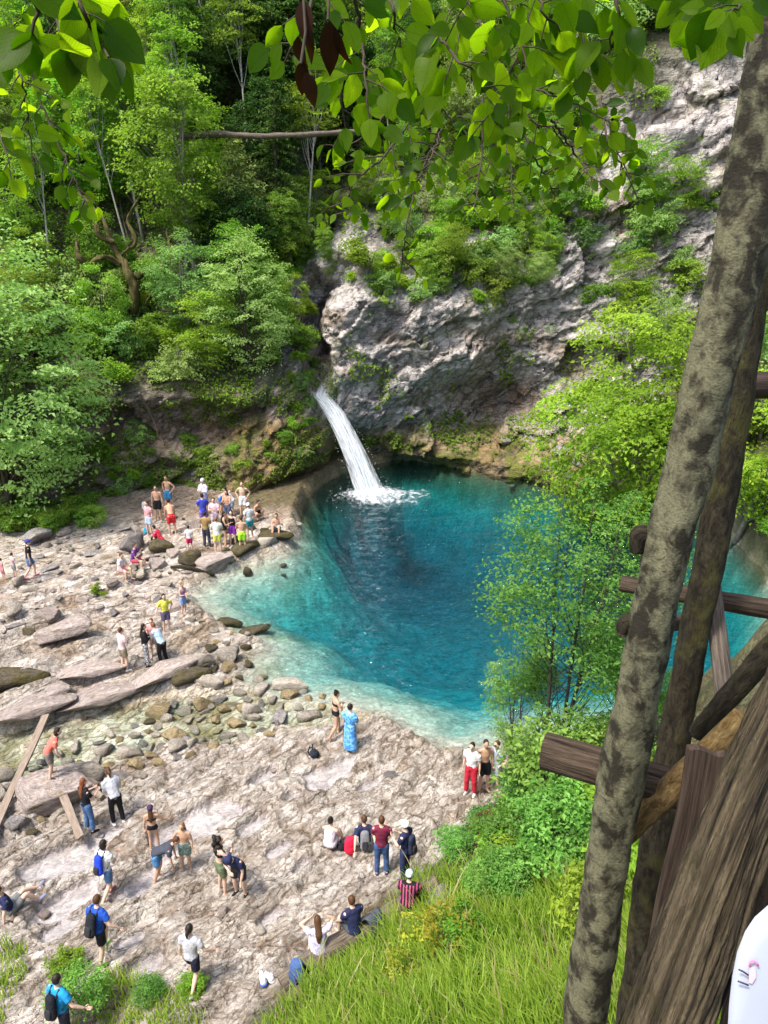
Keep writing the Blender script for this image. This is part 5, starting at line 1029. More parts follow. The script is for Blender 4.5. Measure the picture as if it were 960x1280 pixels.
def person(label, px, py, H=1.0, yaw=0, pose='stand', arms='down', top=None, bot=None, hair=('short', 'dark'), shoes=None, hat=None, pack=None, skin=0, head=(0.0, 0.0), dz=0.0, vox=.019, group='visitors at the blue pool', pos=None, robe=None, bag=None):
    base = (Vector(pos) if pos else on_ground(px, py)); rot = Matrix.Rotation(R(yaw), 4, 'Z'); S = H * float(np.interp(py, [640, 690, 770, 1300], [.90, .85, .77, .76]))
    root = thing('person', base + Vector((0, 0, dz)), label, 'person', group); root.rotation_euler = (0, 0, R(yaw)); root.scale = (S, S, S)
    zp, lean, lk, rk = POSES[pose]; X = Vector((1, 0, 0)); tm = Matrix.Rotation(-lean, 3, 'X'); PV = Vector((0, 0, zp))
    T = lambda x, y, z: PV + tm @ Vector((x, y, z))
    neck = T(0, -.005, .53); hm = tm @ Matrix.Rotation(lean * .55 - head[0], 3, 'X') @ Matrix.Rotation(head[1], 3, 'Z'); hc = neck + hm @ Vector((0, .025, .155)); body = MB(); J = {}
    cap(body, PV + Vector((0, 0, -.02)), T(0, 0, .12), .150, .128, 12, X, .70); cap(body, T(0, 0, .10), T(0, 0, .32), .126, .152, 12, X, .66); cap(body, T(0, 0, .30), T(0, -.005, .44), .155, .135, 12, X, .62)
    cap(body, T(-.12, -.01, .455), T(.12, -.01, .455), .062, .062, 8); cap(body, T(0, -.01, .46), neck + hm @ Vector((0, .01, .07)), .056, .050, 8)
    body.ball(hc, 1, 12, .076, .094, .118, hm); body.ball(hc + hm @ Vector((0, .03, -.075)), 1, 8, .05, .055, .045, hm); cap(body, hc + hm @ Vector((0, .088, .012)), hc + hm @ Vector((0, .108, -.022)), .011, .017, 6)
    for s in (-1, 1): body.ball(hc + hm @ Vector((s * .078, -.005, -.005)), 1, 6, .014, .024, .034, hm)
    leg_ends = []
    for s, (kn, an) in ((-1, lk), (1, rk)):
        h_ = PV + Vector((s * .085, 0, -.02)); k_ = h_ + Vector((s * kn[0], kn[1], kn[2])); a_ = h_ + Vector((s * an[0], an[1], an[2]))
        d = (k_ - h_); k_ = h_ + d.normalized() * .43; d = a_ - k_; a_ = k_ + d.normalized() * .43
        cap(body, h_, k_, .088, .058); cap(body, k_, k_.lerp(a_, .35), .056, .057); cap(body, k_.lerp(a_, .3), a_, .058, .037)
        fd = Vector((s * .25, 1, 0)); fd = fd.normalized(); low = pose in ('sit', 'sit_out'); toe = a_ + fd * .15 + Vector((0, 0, .05 if pose == 'sit_out' else -.045)); heel = a_ - fd * .045 + Vector((0, 0, -.04))
        cap(body, heel, toe, .040, .030, 8, X, .8); cap(body, a_, heel.lerp(toe, .3), .038, .036, 8)
        leg_ends.append((s, h_, k_, a_, heel, toe))
    arm_l, arm_r = arms if isinstance(arms, tuple) else (arms, arms); hands = []; arm_pts = []
    for s, am in ((-1, arm_l), (1, arm_r)):
        u, f = ARMS[am]; hangs = am in ('hang',)
        M_ = tm; sh = T(s * .178, -.01, .445); e_ = sh + (M_ @ Vector((s * u[0], u[1], u[2]))).normalized() * .285
        if pose in ('bend', 'stoop') and am == 'down': e_ = sh + Vector((s * .1, .1, -1)).normalized() * .285; fd_ = Vector((0, .15, -1)).normalized()
        else: fd_ = (M_ @ Vector((s * f[0], f[1], f[2]))).normalized()
        w_ = e_ + fd_ * .245; cap(body, sh, e_, .052, .040, 8); cap(body, e_, e_.lerp(w_, .3), .040, .041, 8); cap(body, e_.lerp(w_, .3), w_, .041, .027, 8)
        pal = fd_.orthogonal().normalized(); side = fd_.cross(pal); cap(body, w_, w_ + fd_ * .085, .026, .036, 8, side, .5); hands.append((w_ + fd_ * .08, fd_, side, pal, s)); arm_pts.append((s, sh, e_, w_))
    smat = SKIN[skin]
    def make(name, mb, mat, v=vox, fing=None, parent=root):
        o = mb.build(name, mat, parent); JOBS.append((o, v / S, fing)); return o
    fg = MB()
    for w_, fd_, side, pal, s in hands:      # four unequal fingers and a thumb, half curled
        for i, ln in enumerate((.068, .078, .073, .058)):
            b = w_ + side * (-.027 + .018 * i); m_ = b + fd_ * ln * .55 + pal * .006; fg.tube([b - fd_ * .015, m_, m_ + fd_ * ln * .38 + pal * ln * .36], [.0095, .009, .0065], 6)
        b = w_ - side * .03 - fd_ * .055; fg.tube([b, b - side * .028 + fd_ * .026, b - side * .03 + fd_ * .058 + pal * .012], [.012, .010, .007], 6)
    bo = make('body', body, smat, fing=fg)
    for s in (-1, 1):
        mb = MB(); mb.ball(hc + hm @ Vector((s * .031, .083, .012)), .0115, 8); mb.build('eye', flat_mat('eye_dark', (.03, .02, .015), .3), root)
    mb = MB(); mb.ball(hc + hm @ Vector((0, .088, -.055)), 1, 8, .024, .010, .008, hm); mb.build('mouth', flat_mat('lips', (.42, .15, .13), .5), root)
    # hair
    hs, hcl = hair; hb = MB(); off = Vector((0, -.020, .020))
    if hs != 'bald':
        hb.ball(hc + hm @ off, 1, 12, .083, .095, .116, hm); 
        if hs == 'short': pass
        elif hs == 'long':
            hb.ball(hc + hm @ Vector((0, -.04, -.02)), 1, 10, .088, .075, .12, hm); cap(hb, hc + hm @ Vector((0, -.065, -.03)), T(0, -.105, .40), .078, .085, 10, X, .5); cap(hb, T(0, -.105, .42), T(0, -.105, .25), .085, .05, 10, X, .5)
        elif hs == 'bob': hb.ball(hc + hm @ Vector((0, -.035, -.04)), 1, 10, .098, .085, .12, hm)
        elif hs == 'pony': cap(hb, hc + hm @ Vector((0, -.09, .03)), hc + hm @ Vector((0, -.13, -.02)), .035, .04, 8); cap(hb, hc + hm @ Vector((0, -.13, -.02)), hc + hm @ Vector((0, -.12, -.17)), .04, .018, 8)
        elif hs == 'bun': hb.ball(hc + hm @ Vector((0, -.06, .12)), .05, 8)
        elif hs == 'curly':
            r_ = random.Random(5)
            for i in range(26): hb.ball(hc + hm @ Vector((r_.uniform(-.11, .11), r_.uniform(-.14, .02), r_.uniform(-.26, .12))), r_.uniform(.045, .065), 6)
        make('hair', hb, HAIRC[hcl], .015)
    if hat:
        hk, hcol = hat; hm_ = MB(); hm_.ball(hc + hm @ Vector((0, -.008, .035)), 1, 14, .094, .110, .105, hm)
        if hk == 'cap': cap(hm_, hc + hm @ Vector((0, .085, .055)), hc + hm @ Vector((0, .165, .045)), .075, .06, 10, hm @ X, .12)
        elif hk == 'back': cap(hm_, hc + hm @ Vector((0, -.09, .04)), hc + hm @ Vector((0, -.15, .03)), .07, .055, 10, hm @ X, .12)
        elif hk == 'brim': cap(hm_, hc + hm @ Vector((0, 0, .045)), hc + hm @ Vector((0, 0, .052)), .185, .18, 18, None, 1, False)
        make('cap' if hk != 'brim' else 'sun_hat', hm_, cmat(hcol), .014)
    # clothes
    def torso_shell(mb, z0, z1, g):
        if z0 < .12: cap(mb, T(0, 0, z0), T(0, 0, .12), .150 + g, .132 + g, 14, X, .72, False)
        cap(mb, T(0, 0, max(z0, .10)), T(0, 0, .32), .130 + g, .154 + g, 14, X, .70, False); cap(mb, T(0, 0, .30), T(0, -.005, min(z1, .45)), .157 + g, .140 + g, 14, X, .66, False)
    if top:
        tk, tc = top; mb = MB()
        if tk in ('tee', 'long'):
            torso_shell(mb, -.06, .45, .020); cap(mb, T(-.125, -.01, .455), T(.135, -.01, .452), .085, .085, 10)
            for s, sh, e_, w_ in arm_pts:
                cap(mb, sh, sh.lerp(e_, .62), .080, .070, 10, None, 1, False); 
                if tk == 'long': cap(mb, sh.lerp(e_, .5), e_, .062, .054, 8); cap(mb, e_, w_, .054, .042, 8, None, 1, False)
        elif tk == 'tank':
            torso_shell(mb, -.05, .43, .016)
            for s in (-1, 1): cap(mb, T(s * .085, .07, .40), T(s * .085, -.03, .52), .03, .03, 6); cap(mb, T(s * .085, -.03, .52), T(s * .09, -.09, .40), .03, .03, 6)
        elif tk == 'bra': 
            cap(mb, T(0, 0, .27), T(0, 0, .36), .163, .163, 14, X, .68, False)
            for s in (-1, 1): mb.ball(T(s * .07, .085, .325), .058, 8); cap(mb, T(s * .08, .06, .37), T(s * .05, -.03, .51), .012, .012, 6)
        elif tk == 'suit': torso_shell(mb, -.10, .40, .012)
        make('shirt' if tk in ('tee', 'long') else {'tank': 'tank_top', 'bra': 'bikini_top', 'suit': 'swimsuit'}[tk], mb, cmat(tc))
    if bot:
        bk, bc = bot; mb = MB(); cap(mb, PV + tm @ Vector((0, 0, .10)), PV + Vector((0, 0, -.07)), .148, .160, 14, X, .76, False)
        if bk in ('shorts', 'trousers', 'brief'):
            for s, h_, k_, a_, he, to in leg_ends:
                if bk == 'shorts': cap(mb, h_, h_.lerp(k_, .78), .108, .096, 12, None, 1, False)
                elif bk == 'brief': cap(mb, h_, h_.lerp(k_, .14), .100, .094, 12, None, 1, False)
                else: cap(mb, h_, k_, .106, .076, 12); cap(mb, k_, k_.lerp(a_, .94), .076, .064, 12, None, 1, False)
        elif bk == 'skirt':
            kk = sum((k for _, _, k, _, _, _ in leg_ends), Vector()) / 2; cap(mb, PV, PV.lerp(kk, .9), .165, .215, 16, X, .8, False)
        make({'shorts': 'shorts', 'trousers': 'trousers', 'brief': 'swim_brief', 'skirt': 'skirt'}[bk], mb, cmat(bc))
    if robe:
        mb = MB(); kk = sum((a for _, _, _, a, _, _ in leg_ends), Vector()) / 2; torso_shell(mb, -.05, .45, .035); cap(mb, T(-.15, -.01, .45), T(.15, -.01, .45), .085, .085, 10); cap(mb, PV + tm @ Vector((0, 0, .1)), PV.lerp(kk, .86), .19, .25, 18, X, .75, False)
        for s, sh, e_, w_ in arm_pts: cap(mb, sh, sh.lerp(e_, .7), .095, .085, 10, None, 1, False)
        make('wrap', mb, cmat(robe))
    if shoes:
        for s, h_, k_, a_, heel, toe in leg_ends:
            mb = MB(); cap(mb, heel, toe, .050, .042, 10, X, .9); cap(mb, heel.lerp(toe, .22), heel.lerp(toe, .22) + (a_ - heel).normalized() * .06, .046, .044, 8, None, 1, False); make('shoe', mb, cmat(shoes), .015)
    if pack:
        pc, pcol = pack if isinstance(pack, tuple) and len(pack) == 2 and isinstance(pack[0], str) else ('backpack', pack)
        r2 = thing('backpack', root.location, pc, 'backpack'); r2.rotation_euler = root.rotation_euler; r2.scale = root.scale; pm = cmat(pcol)
        mb = MB(); cap(mb, T(0, -.185, .02), T(0, -.175, .40), .135, .115, 12, X, .62); JOBS.append((mb.build('body', pm, r2), .018, None))
        mb = MB(); cap(mb, T(0, -.26, .04), T(0, -.255, .17), .09, .085, 10, X, .5); JOBS.append((mb.build('pocket', cloth((.03, .03, .035)), r2), .018, None))
        for s in (-1, 1):
            mb = MB(); mb.tube([T(s * .09, -.13, .40), T(s * .095, -.05, .535), T(s * .10, .09, .45), T(s * .13, .10, .25), T(s * .14, -.06, .08)], .021, 6, True, 0, 0, .45); mb.build('strap', cloth((.03, .03, .035)), r2)
    return root
NAVY, BLACK, WHITE, GREY, DENIM, RED, TEAL = (.022, .028, .075), (.014, .014, .017), (.70, .70, .70), (.30, .30, .33), (.075, .15, .30), (.48, .025, .045), (.04, .28, .33)
BLUE, KHAKI, PINK, PURPLE, GREEN = (.03, .10, .55), (.25, .21, .14), (.62, .26, .28), (.16, .05, .24), (.10, .16, .10)
G1 = None
person('woman in black tee and blue jeans with long brown hair by the brook', 114, 1046, .97, -40, 'stand', 'phone', ('tee', BLACK), ('trousers', DENIM), ('long', 'red'), BLACK, group=G1)
person('woman in grey long-sleeved top and black trousers beside the woman in black', 148, 1028, .96, 35, 'stoop', 'phone', ('long', (.42, .43, .47)), ('trousers', BLACK), ('pony', 'brown'), WHITE, group=G1)
person('person in coral shirt standing on the brown boulder between the planks', 68, 986, .95, -70, 'stoop', ('out', 'knees'), ('tee', (.72, .17, .13)), ('shorts', (.2, .17, .15)), ('bob', 'dark'), BLACK, group=G1, dz=.33)
person('woman in white tee and denim shorts carrying a bright blue backpack', 137, 1121, .98, -30, 'walk', ('down', 'phone'), ('tee', WHITE), ('shorts', DENIM), ('bob', 'dark'), (.25, .1, .1), pack=('bright blue backpack worn over a white tee', (.02, .06, .62)), group=G1)
person('person in dark sun hat and black bikini in a puddle on the shelf', 194, 1062, .80, 10, 'stand', ('down', 'out'), ('bra', BLACK), ('brief', BLACK), ('long', 'brown'), hat=('brim', (.05, .03, .08)), skin=1, group=G1)
person('long-haired child in green patterned shorts with bare chest', 234, 1086, .84, 170, 'stand', ('down', 'out'), None, ('shorts', print_cloth('print_green', (.10, .16, .14), (.28, .36, .33), 26)), ('long', 'light'), skin=1, group=G1)
person('man in charcoal tee and blue shorts bending over the rock', 198, 1098, .92, -85, 'bend', 'down', ('tee', (.055, .06, .08)), ('shorts', (.08, .22, .45)), ('short', 'brown'), skin=1, group=G1)
person('woman with big dark curly hair in olive shorts taking a photo', 278, 1115, .97, -55, 'stand', 'face', ('bra', BLACK), ('shorts', (.14, .18, .10)), ('curly', 'dark'), skin=0, group=G1)
person('man in navy tee and backward cap stooping beside the curly-haired woman', 301, 1118, 1.0, 165, 'stoop', ('knees', 'chest'), ('tee', NAVY), ('shorts', (.04, .04, .05)), ('short', 'dark'), BLACK, hat=('back', NAVY), head=(.5, 0), group=G1)
person('man in navy tee and grey shorts sitting with legs stretched on the shelf', 14, 1142, 1.0, -38, 'sit_out', 'back', ('tee', NAVY), ('shorts', (.16, .17, .17)), ('short', 'brown'), (.2, .2, .3), group=G1)
person('man in blue tee and black shorts with a dark backpack stepping uphill', 128, 1203, 1.02, -25, 'step', ('down', 'out'), ('tee', (.02, .08, .42)), ('shorts', BLACK), ('short', 'brown'), (.2, .45, .1), pack=('dark backpack worn over a royal blue tee', (.02, .022, .03)), group=G1)
person('woman in pale grey tee and dark shorts with hair tied back', 243, 1233, .96, -15, 'walk', ('down', 'out'), ('tee', (.50, .50, .54)), ('shorts', (.02, .02, .04)), ('pony', 'dark'), (.4, .4, .4), group=G1)
person('man in bright azure tee with a black backpack at the near weeds', 84, 1306, 1.02, -28, 'walk', ('down', 'out'), ('tee', (.02, .28, .62)), ('shorts', (.03, .03, .05)), ('short', 'dark'), BLACK, pack=('black backpack worn over an azure tee', (.015, .017, .025)), group=G1)
person('woman in lavender patterned top sitting on the log with hands on her head', 398, 1196, .95, 12, 'perch', 'crown', ('tee', print_cloth('print_lavender', (.62, .58, .68), (.36, .32, .52), 16)), ('shorts', (.45, .42, .45)), ('long', 'brown'), pos=on_ground(400, 1206) + Vector((0, 0, -.04)), head=(.3, 0), group=G1)
person('man in navy tee sitting on the log with a dark towel round him', 440, 1176, 1.0, 30, 'perch', 'knees', ('tee', NAVY), ('shorts', (.06, .07, .08)), ('short', 'brown'), pos=on_ground(444, 1182) + Vector((0, 0, -.02)), group=G1)
def stripes(name, a, b, sc):
    if name in MATS: return MATS[name]
    t = NT(name); w = t.n('TexWave', bands_direction='X'); w.inputs['Scale'].default_value = sc; w.inputs['Distortion'].default_value = .6; t.l(t.coord(), w.inputs[0]); c = t.mix(t.ramp(w.outputs['Fac'], [(.55, 0.), (.66, 1.)]), a, b); t.pbsdf(c, .9, None, .1); MATS[name] = t.m; return t.m
person('person in pale mint cap wrapped in a dark pink-striped towel on the log', 508, 1150, .93, -10, 'perch', 'knees', ('tee', BLACK), ('shorts', BLACK), ('short', 'dark'), hat=('back', (.50, .76, .66)), robe=stripes('towel_stripes', (.022, .014, .025), (.42, .08, .16), 4.2), pos=on_ground(510, 1147) + Vector((0, 0, -.02)), group=G1)
person('man in maroon tee and blue jeans standing by the seated pair', 477, 1092, 1.0, -5, 'stand', 'phone', ('tee', (.16, .02, .045)), ('trousers', (.05, .10, .22)), ('short', 'brown'), (.04, .05, .12), group=G1)
person('person in navy clothes and white cap with a dark backpack', 507, 1098, .98, 55, 'stand', 'phone', ('tee', NAVY), ('trousers', (.03, .04, .09)), ('short', 'dark'), (.04, .06, .2), hat=('cap', (.78, .78, .76)), pack=('dark blue backpack beside the withered shrub', (.025, .03, .06)), group=G1)
person('person in white tank top sitting on the shelf', 412, 1060, .96, -20, 'sit', 'knees', ('tank', (.66, .63, .70)), ('shorts', (.45, .45, .5)), ('bun', 'dark'), group=G1)
person('man in navy tee sitting with a grey backpack beside the red rucksack', 456, 1060, 1.0, 5, 'sit', 'back', ('tee', NAVY), ('shorts', (.5, .5, .5)), ('short', 'brown'), pack=('grey backpack on the back of the seated man', (.20, .20, .215)), group=G1)
person('dark-haired woman in black bikini at the pool edge', 420, 921, .96, -60, 'walk', 'chest', ('bra', BLACK), ('brief', BLACK), ('bun', 'dark'), group=G1, skin=1)
person('person wrapped in a long blue patterned cloth at the pool edge', 438, 940, 1.0, -40, 'stand', ('down', 'phone'), None, ('shorts', BLUE), ('short', 'dark'), robe=print_cloth('print_blue', (.05, .22, .58), (.20, .46, .70), 11), group=G1)
person('person in white tee and red trousers by the shrubs at the shore', 588, 992, 1.0, 150, 'stand', 'down', ('tee', WHITE), ('trousers', RED), ('short', 'dark'), WHITE, group=G1)
person('bare-chested man in black shorts beside the one in red trousers', 604, 988, 1.0, -170, 'stand', 'down', None, ('shorts', BLACK), ('short', 'dark'), skin=1, group=G1)
person('person in grey-blue shorts half hidden by leaves at the shore', 619, 986, .95, 120, 'stand', 'hip', ('tee', (.35, .38, .45)), ('shorts', (.30, .35, .42)), ('short', 'brown'), skin=0, group=G1)
person('dark-haired woman in black sitting among the shrubs', 632, 1034, .95, 60, 'sit', ('crown', 'knees'), ('tee', BLACK), ('shorts', (.2, .25, .25)), ('long', 'dark'), group=G1)
V2 = .024
person('man in black tee and blue cap walking off with denim shorts', 40, 722, 1.0, -60, 'walk', ('out', 'down'), ('tee', BLACK), ('shorts', DENIM), ('short', 'dark'), (.5, .15, .2), hat=('cap', (.05, .06, .25)), vox=V2)
person('small child in grey shorts holding on behind the man in black', 19, 722, .66, -40, 'stand', ('down', 'out'), ('tee', (.6, .45, .45)), ('shorts', GREY), ('short', 'brown'), (.5, .1, .2), vox=V2); person('little child in pink behind the child in grey', 5, 726, .60, -40, 'stand', 'down', ('tee', PINK), ('shorts', (.55, .2, .25)), ('short', 'brown'), vox=V2)
person('person in white tee and pink shorts sitting on a rock with the couple', 152, 724, .95, -110, 'perch', 'knees', ('tee', (.70, .64, .68)), ('shorts', PINK), ('short', 'brown'), vox=V2); person('person in purple tee and red shorts sitting against the wedge boulder', 168, 713, .98, -90, 'perch', ('face', 'knees'), ('tee', PURPLE), ('shorts', (.45, .07, .10)), ('short', 'brown'), WHITE, vox=V2)
person('man in pinkish white tee and khaki shorts standing alone on the slab', 156, 836, .98, -40, 'stand', 'chest', ('tee', (.72, .54, .54)), ('shorts', KHAKI), ('short', 'brown'), WHITE, vox=V2)
person('person with black headscarf in black and white patterned trousers', 184, 832, .96, -70, 'stand', 'chest', ('long', BLACK), ('trousers', print_cloth('print_bw', (.05, .05, .06), (.55, .55, .58), 22)), ('long', 'dark'), BLACK, vox=V2); person('person in pink top standing between the pair on the slab', 194, 818, .9, 180, 'stand', 'phone', ('tee', (.65, .30, .30)), ('shorts', (.4, .3, .3)), ('short', 'red'), vox=V2)
person('man in light blue shirt and black trousers leaning forward on the slab', 205, 830, 1.0, 60, 'stoop', 'knees', ('tee', (.45, .58, .70)), ('trousers', BLACK), ('short', 'light'), BLACK, vox=V2); person('dark-haired woman in yellow top and purple shorts on the slab', 209, 790, .95, -150, 'stand', ('hip', 'out'), ('tee', (.72, .70, .10)), ('shorts', (.12, .10, .18)), ('bob', 'dark'), vox=V2)
person('child in blue swimwear at the tip of the slab by the water', 230, 766, .82, -120, 'stand', 'phone', ('tank', (.35, .20, .40)), ('shorts', (.22, .33, .60)), ('short', 'light'), vox=V2, skin=2)
FG = [('bare-chested man in black swim shorts below the bank', 199, 651, 1, 175, 'stand', 'down', None, BLACK, 'dark', 1), ('bare-chested man in blue swim shorts at the foot of the bank', 212, 638, 1, 160, 'stand', 'hip', None, (.04, .20, .42), 'dark', 1), ('bare-chested man in red shorts seen from behind', 216, 668, 1, 25, 'stoop', 'down', None, (.60, .03, .04), 'dark', 1),
      ('person in pink tee and pale blue shorts with a blue tote', 188, 669, .95, 150, 'stand', 'down', ('tee', (.70, .34, .38)), (.42, .55, .70), 'brown', 0), ('person in scarlet shirt and black trousers crouching', 203, 684, .95, 80, 'squat', 'knees', ('tee', (.68, .04, .08)), BLACK, 'dark', 0), ('child in white tee with a red bag, dark hair', 238, 690, .72, 10, 'stand', 'down', ('tee', WHITE), (.55, .03, .12), 'dark', 0),
      ('bare-chested man in white shorts standing highest at the bank', 305, 646, 1, 180, 'stand', 'hip', None, WHITE, 'brown', 0), ('bare-chested bather crouching under the mossy bulge', 318, 650, .95, -120, 'squat', 'knees', None, BLACK, 'dark', 1), ('person in white tee, white cap and teal shorts', 313, 673, .97, 30, 'stand', 'down', ('tee', WHITE), (.03, .33, .36), 'dark', 0),
      ('bare-chested man in neon green shorts seen from behind', 304, 690, .98, 5, 'stand', 'chest', None, (.42, .80, .05), 'brown', 1), ('woman in black swimsuit in the crowd of bathers', 282, 683, .96, -80, 'stand', 'phone', ('suit', BLACK), BLACK, 'dark', 1), ('person in white top and lemon shorts in the crowd', 273, 691, .97, 8, 'stand', 'chest', ('tee', (.74, .74, .66)), (.70, .72, .14), 'light', 0),
      ('person in mustard top and dark trousers in the crowd', 259, 684, .97, -15, 'stand', 'chest', ('tee', (.30, .20, .08)), (.05, .06, .09), 'dark', 1), ('person in royal blue shirt with a violet towel', 256, 662, 1, 20, 'stand', 'chest', ('tee', (.05, .07, .42)), (.18, .13, .42), 'dark', 0), ('bare-chested bather in blue shorts bending low', 277, 642, .98, -90, 'bend', 'down', None, (.06, .16, .50), 'light', 1),
      ('dark-haired woman in black top and violet shorts', 292, 681, .95, 170, 'stand', 'down', ('tank', BLACK), (.26, .04, .42), 'dark', 0), ('bare-chested bather sitting alone on the dark rock at the water', 347, 668, .95, 180, 'sit', ('face', 'knees'), None, (.35, .40, .50), 'dark', 1), ('person in pale pink top near the violet towel', 270, 664, .93, 175, 'stand', 'chest', ('tee', (.70, .50, .58)), (.5, .4, .5), 'brown', 0),
      ('bare-chested bather behind the woman in violet shorts', 286, 656, .98, 160, 'stand', 'phone', None, (.10, .12, .2), 'dark', 1), ('bather with white towel over the head at the bank', 257, 642, 1, 150, 'stand', 'chest', ('long', (.50, .48, .62)), (.3, .3, .5), 'dark', 0), ('bather in white shirt under the mossy bulge', 292, 645, .9, 100, 'stoop', 'knees', ('tee', WHITE), (.2, .3, .45), 'dark', 0)]
for lab, px, py, H, yaw, pose, arms, top, bot, hr, sk in FG:
    person(lab, px, py, H, yaw, pose, arms, top, ('trousers' if 'trousers' in lab else 'brief' if 'swimsuit' in lab else 'shorts', bot), ('long' if 'woman' in lab else 'short', hr), None, ('cap', WHITE) if 'white cap' in lab else ('back', (.62, .60, .70)) if 'towel over' in lab else None, None, sk, vox=V2, dz=(.15 if 'alone' in lab else 0), group='bathers crowded below the bank')
# bags, towels, shoes lying about
def sack(label, p, col, s=.3, rz=0, name='backpack', flat=False):
    s = s * .8; r = thing(name, p, label, 'bag', None, rz); mb = MB(); cap(mb, (0, 0, .10 * s / .3), (0, .03, s * 1.15 if not flat else s * .5), s * .5, s * .40, 12, Vector((1, 0, 0)), .7); JOBS.append((mb.build('body', cloth(col), r), .02, None))
    mb = MB(); cap(mb, (0, -s * .36, s * .28), (0, -s * .33, s * .55), s * .30, s * .27, 10, Vector((1, 0, 0)), .45); JOBS.append((mb.build('pocket', cloth([c * .6 for c in col]), r), .02, None))
    for q in (-1, 1): mb = MB(); mb.tube([(q * s * .25, s * .30, s * .2), (q * s * .3, s * .48, s * .6), (q * s * .2, s * .3, s * 1.1)], .016, 6); mb.build('strap', cloth((.02, .02, .025)), r)
sack('bright red rucksack standing between the two seated visitors', on_ground(438, 1066), (.62, .02, .06), .32, .3); sack('black backpack lying alone on the rock near the pool edge', on_ground(393, 946), (.02, .025, .04), .32, 1.0, flat=True); sack('blue denim bag leaning on the end of the log', on_ground(371, 1226), (.06, .11, .26), .36, -.5)
sack('white bag on the ground at the foot of the bank', on_ground(181, 637), (.75, .73, .70), .32, .2, 'bag'); sack('small blue tote beside the person in pink', on_ground(183, 668), (.04, .30, .45), .28, .2, 'bag'); sack('small dark bag on the shelf beside the seated pair', on_ground(427, 1062), (.02, .02, .03), .22, .8, 'bag', True)
for i, (px, py, a) in enumerate(((328, 1222, .4), (336, 1226, .9))):
    r = thing('sneaker', on_ground(px, py), ['white and blue sneaker lying on the shelf by the denim bag', 'white sneaker lying next to the white and blue one'][i], 'shoe', None, a); mb = MB(); cap(mb, (0, -.08, .05), (0, .12, .04), .055, .045, 10, Vector((1, 0, 0)), .8); cap(mb, (0, -.06, .06), (0, -.05, .11), .05, .045, 8); JOBS.append((mb.build('upper', cloth((.72, .74, .80)), r), .014, None)); mb = MB(); cap(mb, (0, -.09, .018), (0, .14, .018), .056, .05, 10, Vector((1, 0, 0)), .3); mb.build('sole', cloth((.05, .12, .5)) if i == 0 else cloth(WHITE), r)
r = thing('draped_towel', on_ground(466, 1172) + Vector((0, 0, -.05)), 'dark grey towel hanging over the log next to the man in navy', 'towel', None, .8)
mb = MB(); g = [(u, v) for u in range(7) for v in range(9)]
for u, v in g: q = v / 8 * 2 - 1; mb.v.append((u * .07 - .2, q * .33 + .02 * math.sin(u * 2), .62 - .42 * q * q + .02 * math.sin(u * 1.7 + v)))
for u in range(6):
    for v in range(8): a = u * 9 + v; mb.f.append((a, a + 1, a + 10, a + 9))
r.scale = (.7, .55, .85); o = mb.build('cloth', cloth((.06, .07, .09)), r); m = o.modifiers.new('thick', 'SOLIDIFY'); m.thickness = .02

# turn every collected body and garment into one continuous skin
tos = []
for o, v, fg in JOBS:
    q = bpy.data.objects.new('t', o.data); COL.objects.link(q); m = q.modifiers.new('r', 'REMESH'); m.mode = 'VOXEL'; m.voxel_size = v; m.use_smooth_shade = True
    s_ = q.modifiers.new('s', 'SMOOTH'); s_.factor = .5; s_.iterations = 2; tos.append(q)
dg = bpy.context.evaluated_depsgraph_get()
for (o, v, fg), q in zip(JOBS, tos):
    ev = q.evaluated_get(dg); me = bpy.data.meshes.new_from_object(ev, depsgraph=dg); mats = list(o.data.materials)
    if fg is not None and fg.v:
        bm = bmesh.new(); bm.from_mesh(me); vs = [bm.verts.new(p) for p in fg.v]
        for f in fg.f:
            try: bm.faces.new([vs[i] for i in f]).smooth = True
            except ValueError: pass
        bm.to_mesh(me); bm.free()
    me.materials.clear()
    for m in mats: me.materials.append(m)
    me.polygons.foreach_set('use_smooth', [True] * len(me.polygons)); me.name = o.name; o.data = me
for q in tos: bpy.data.objects.remove(q)
print('people tris', sum(len(o.data.polygons) for o, _, _ in JOBS) * 2)
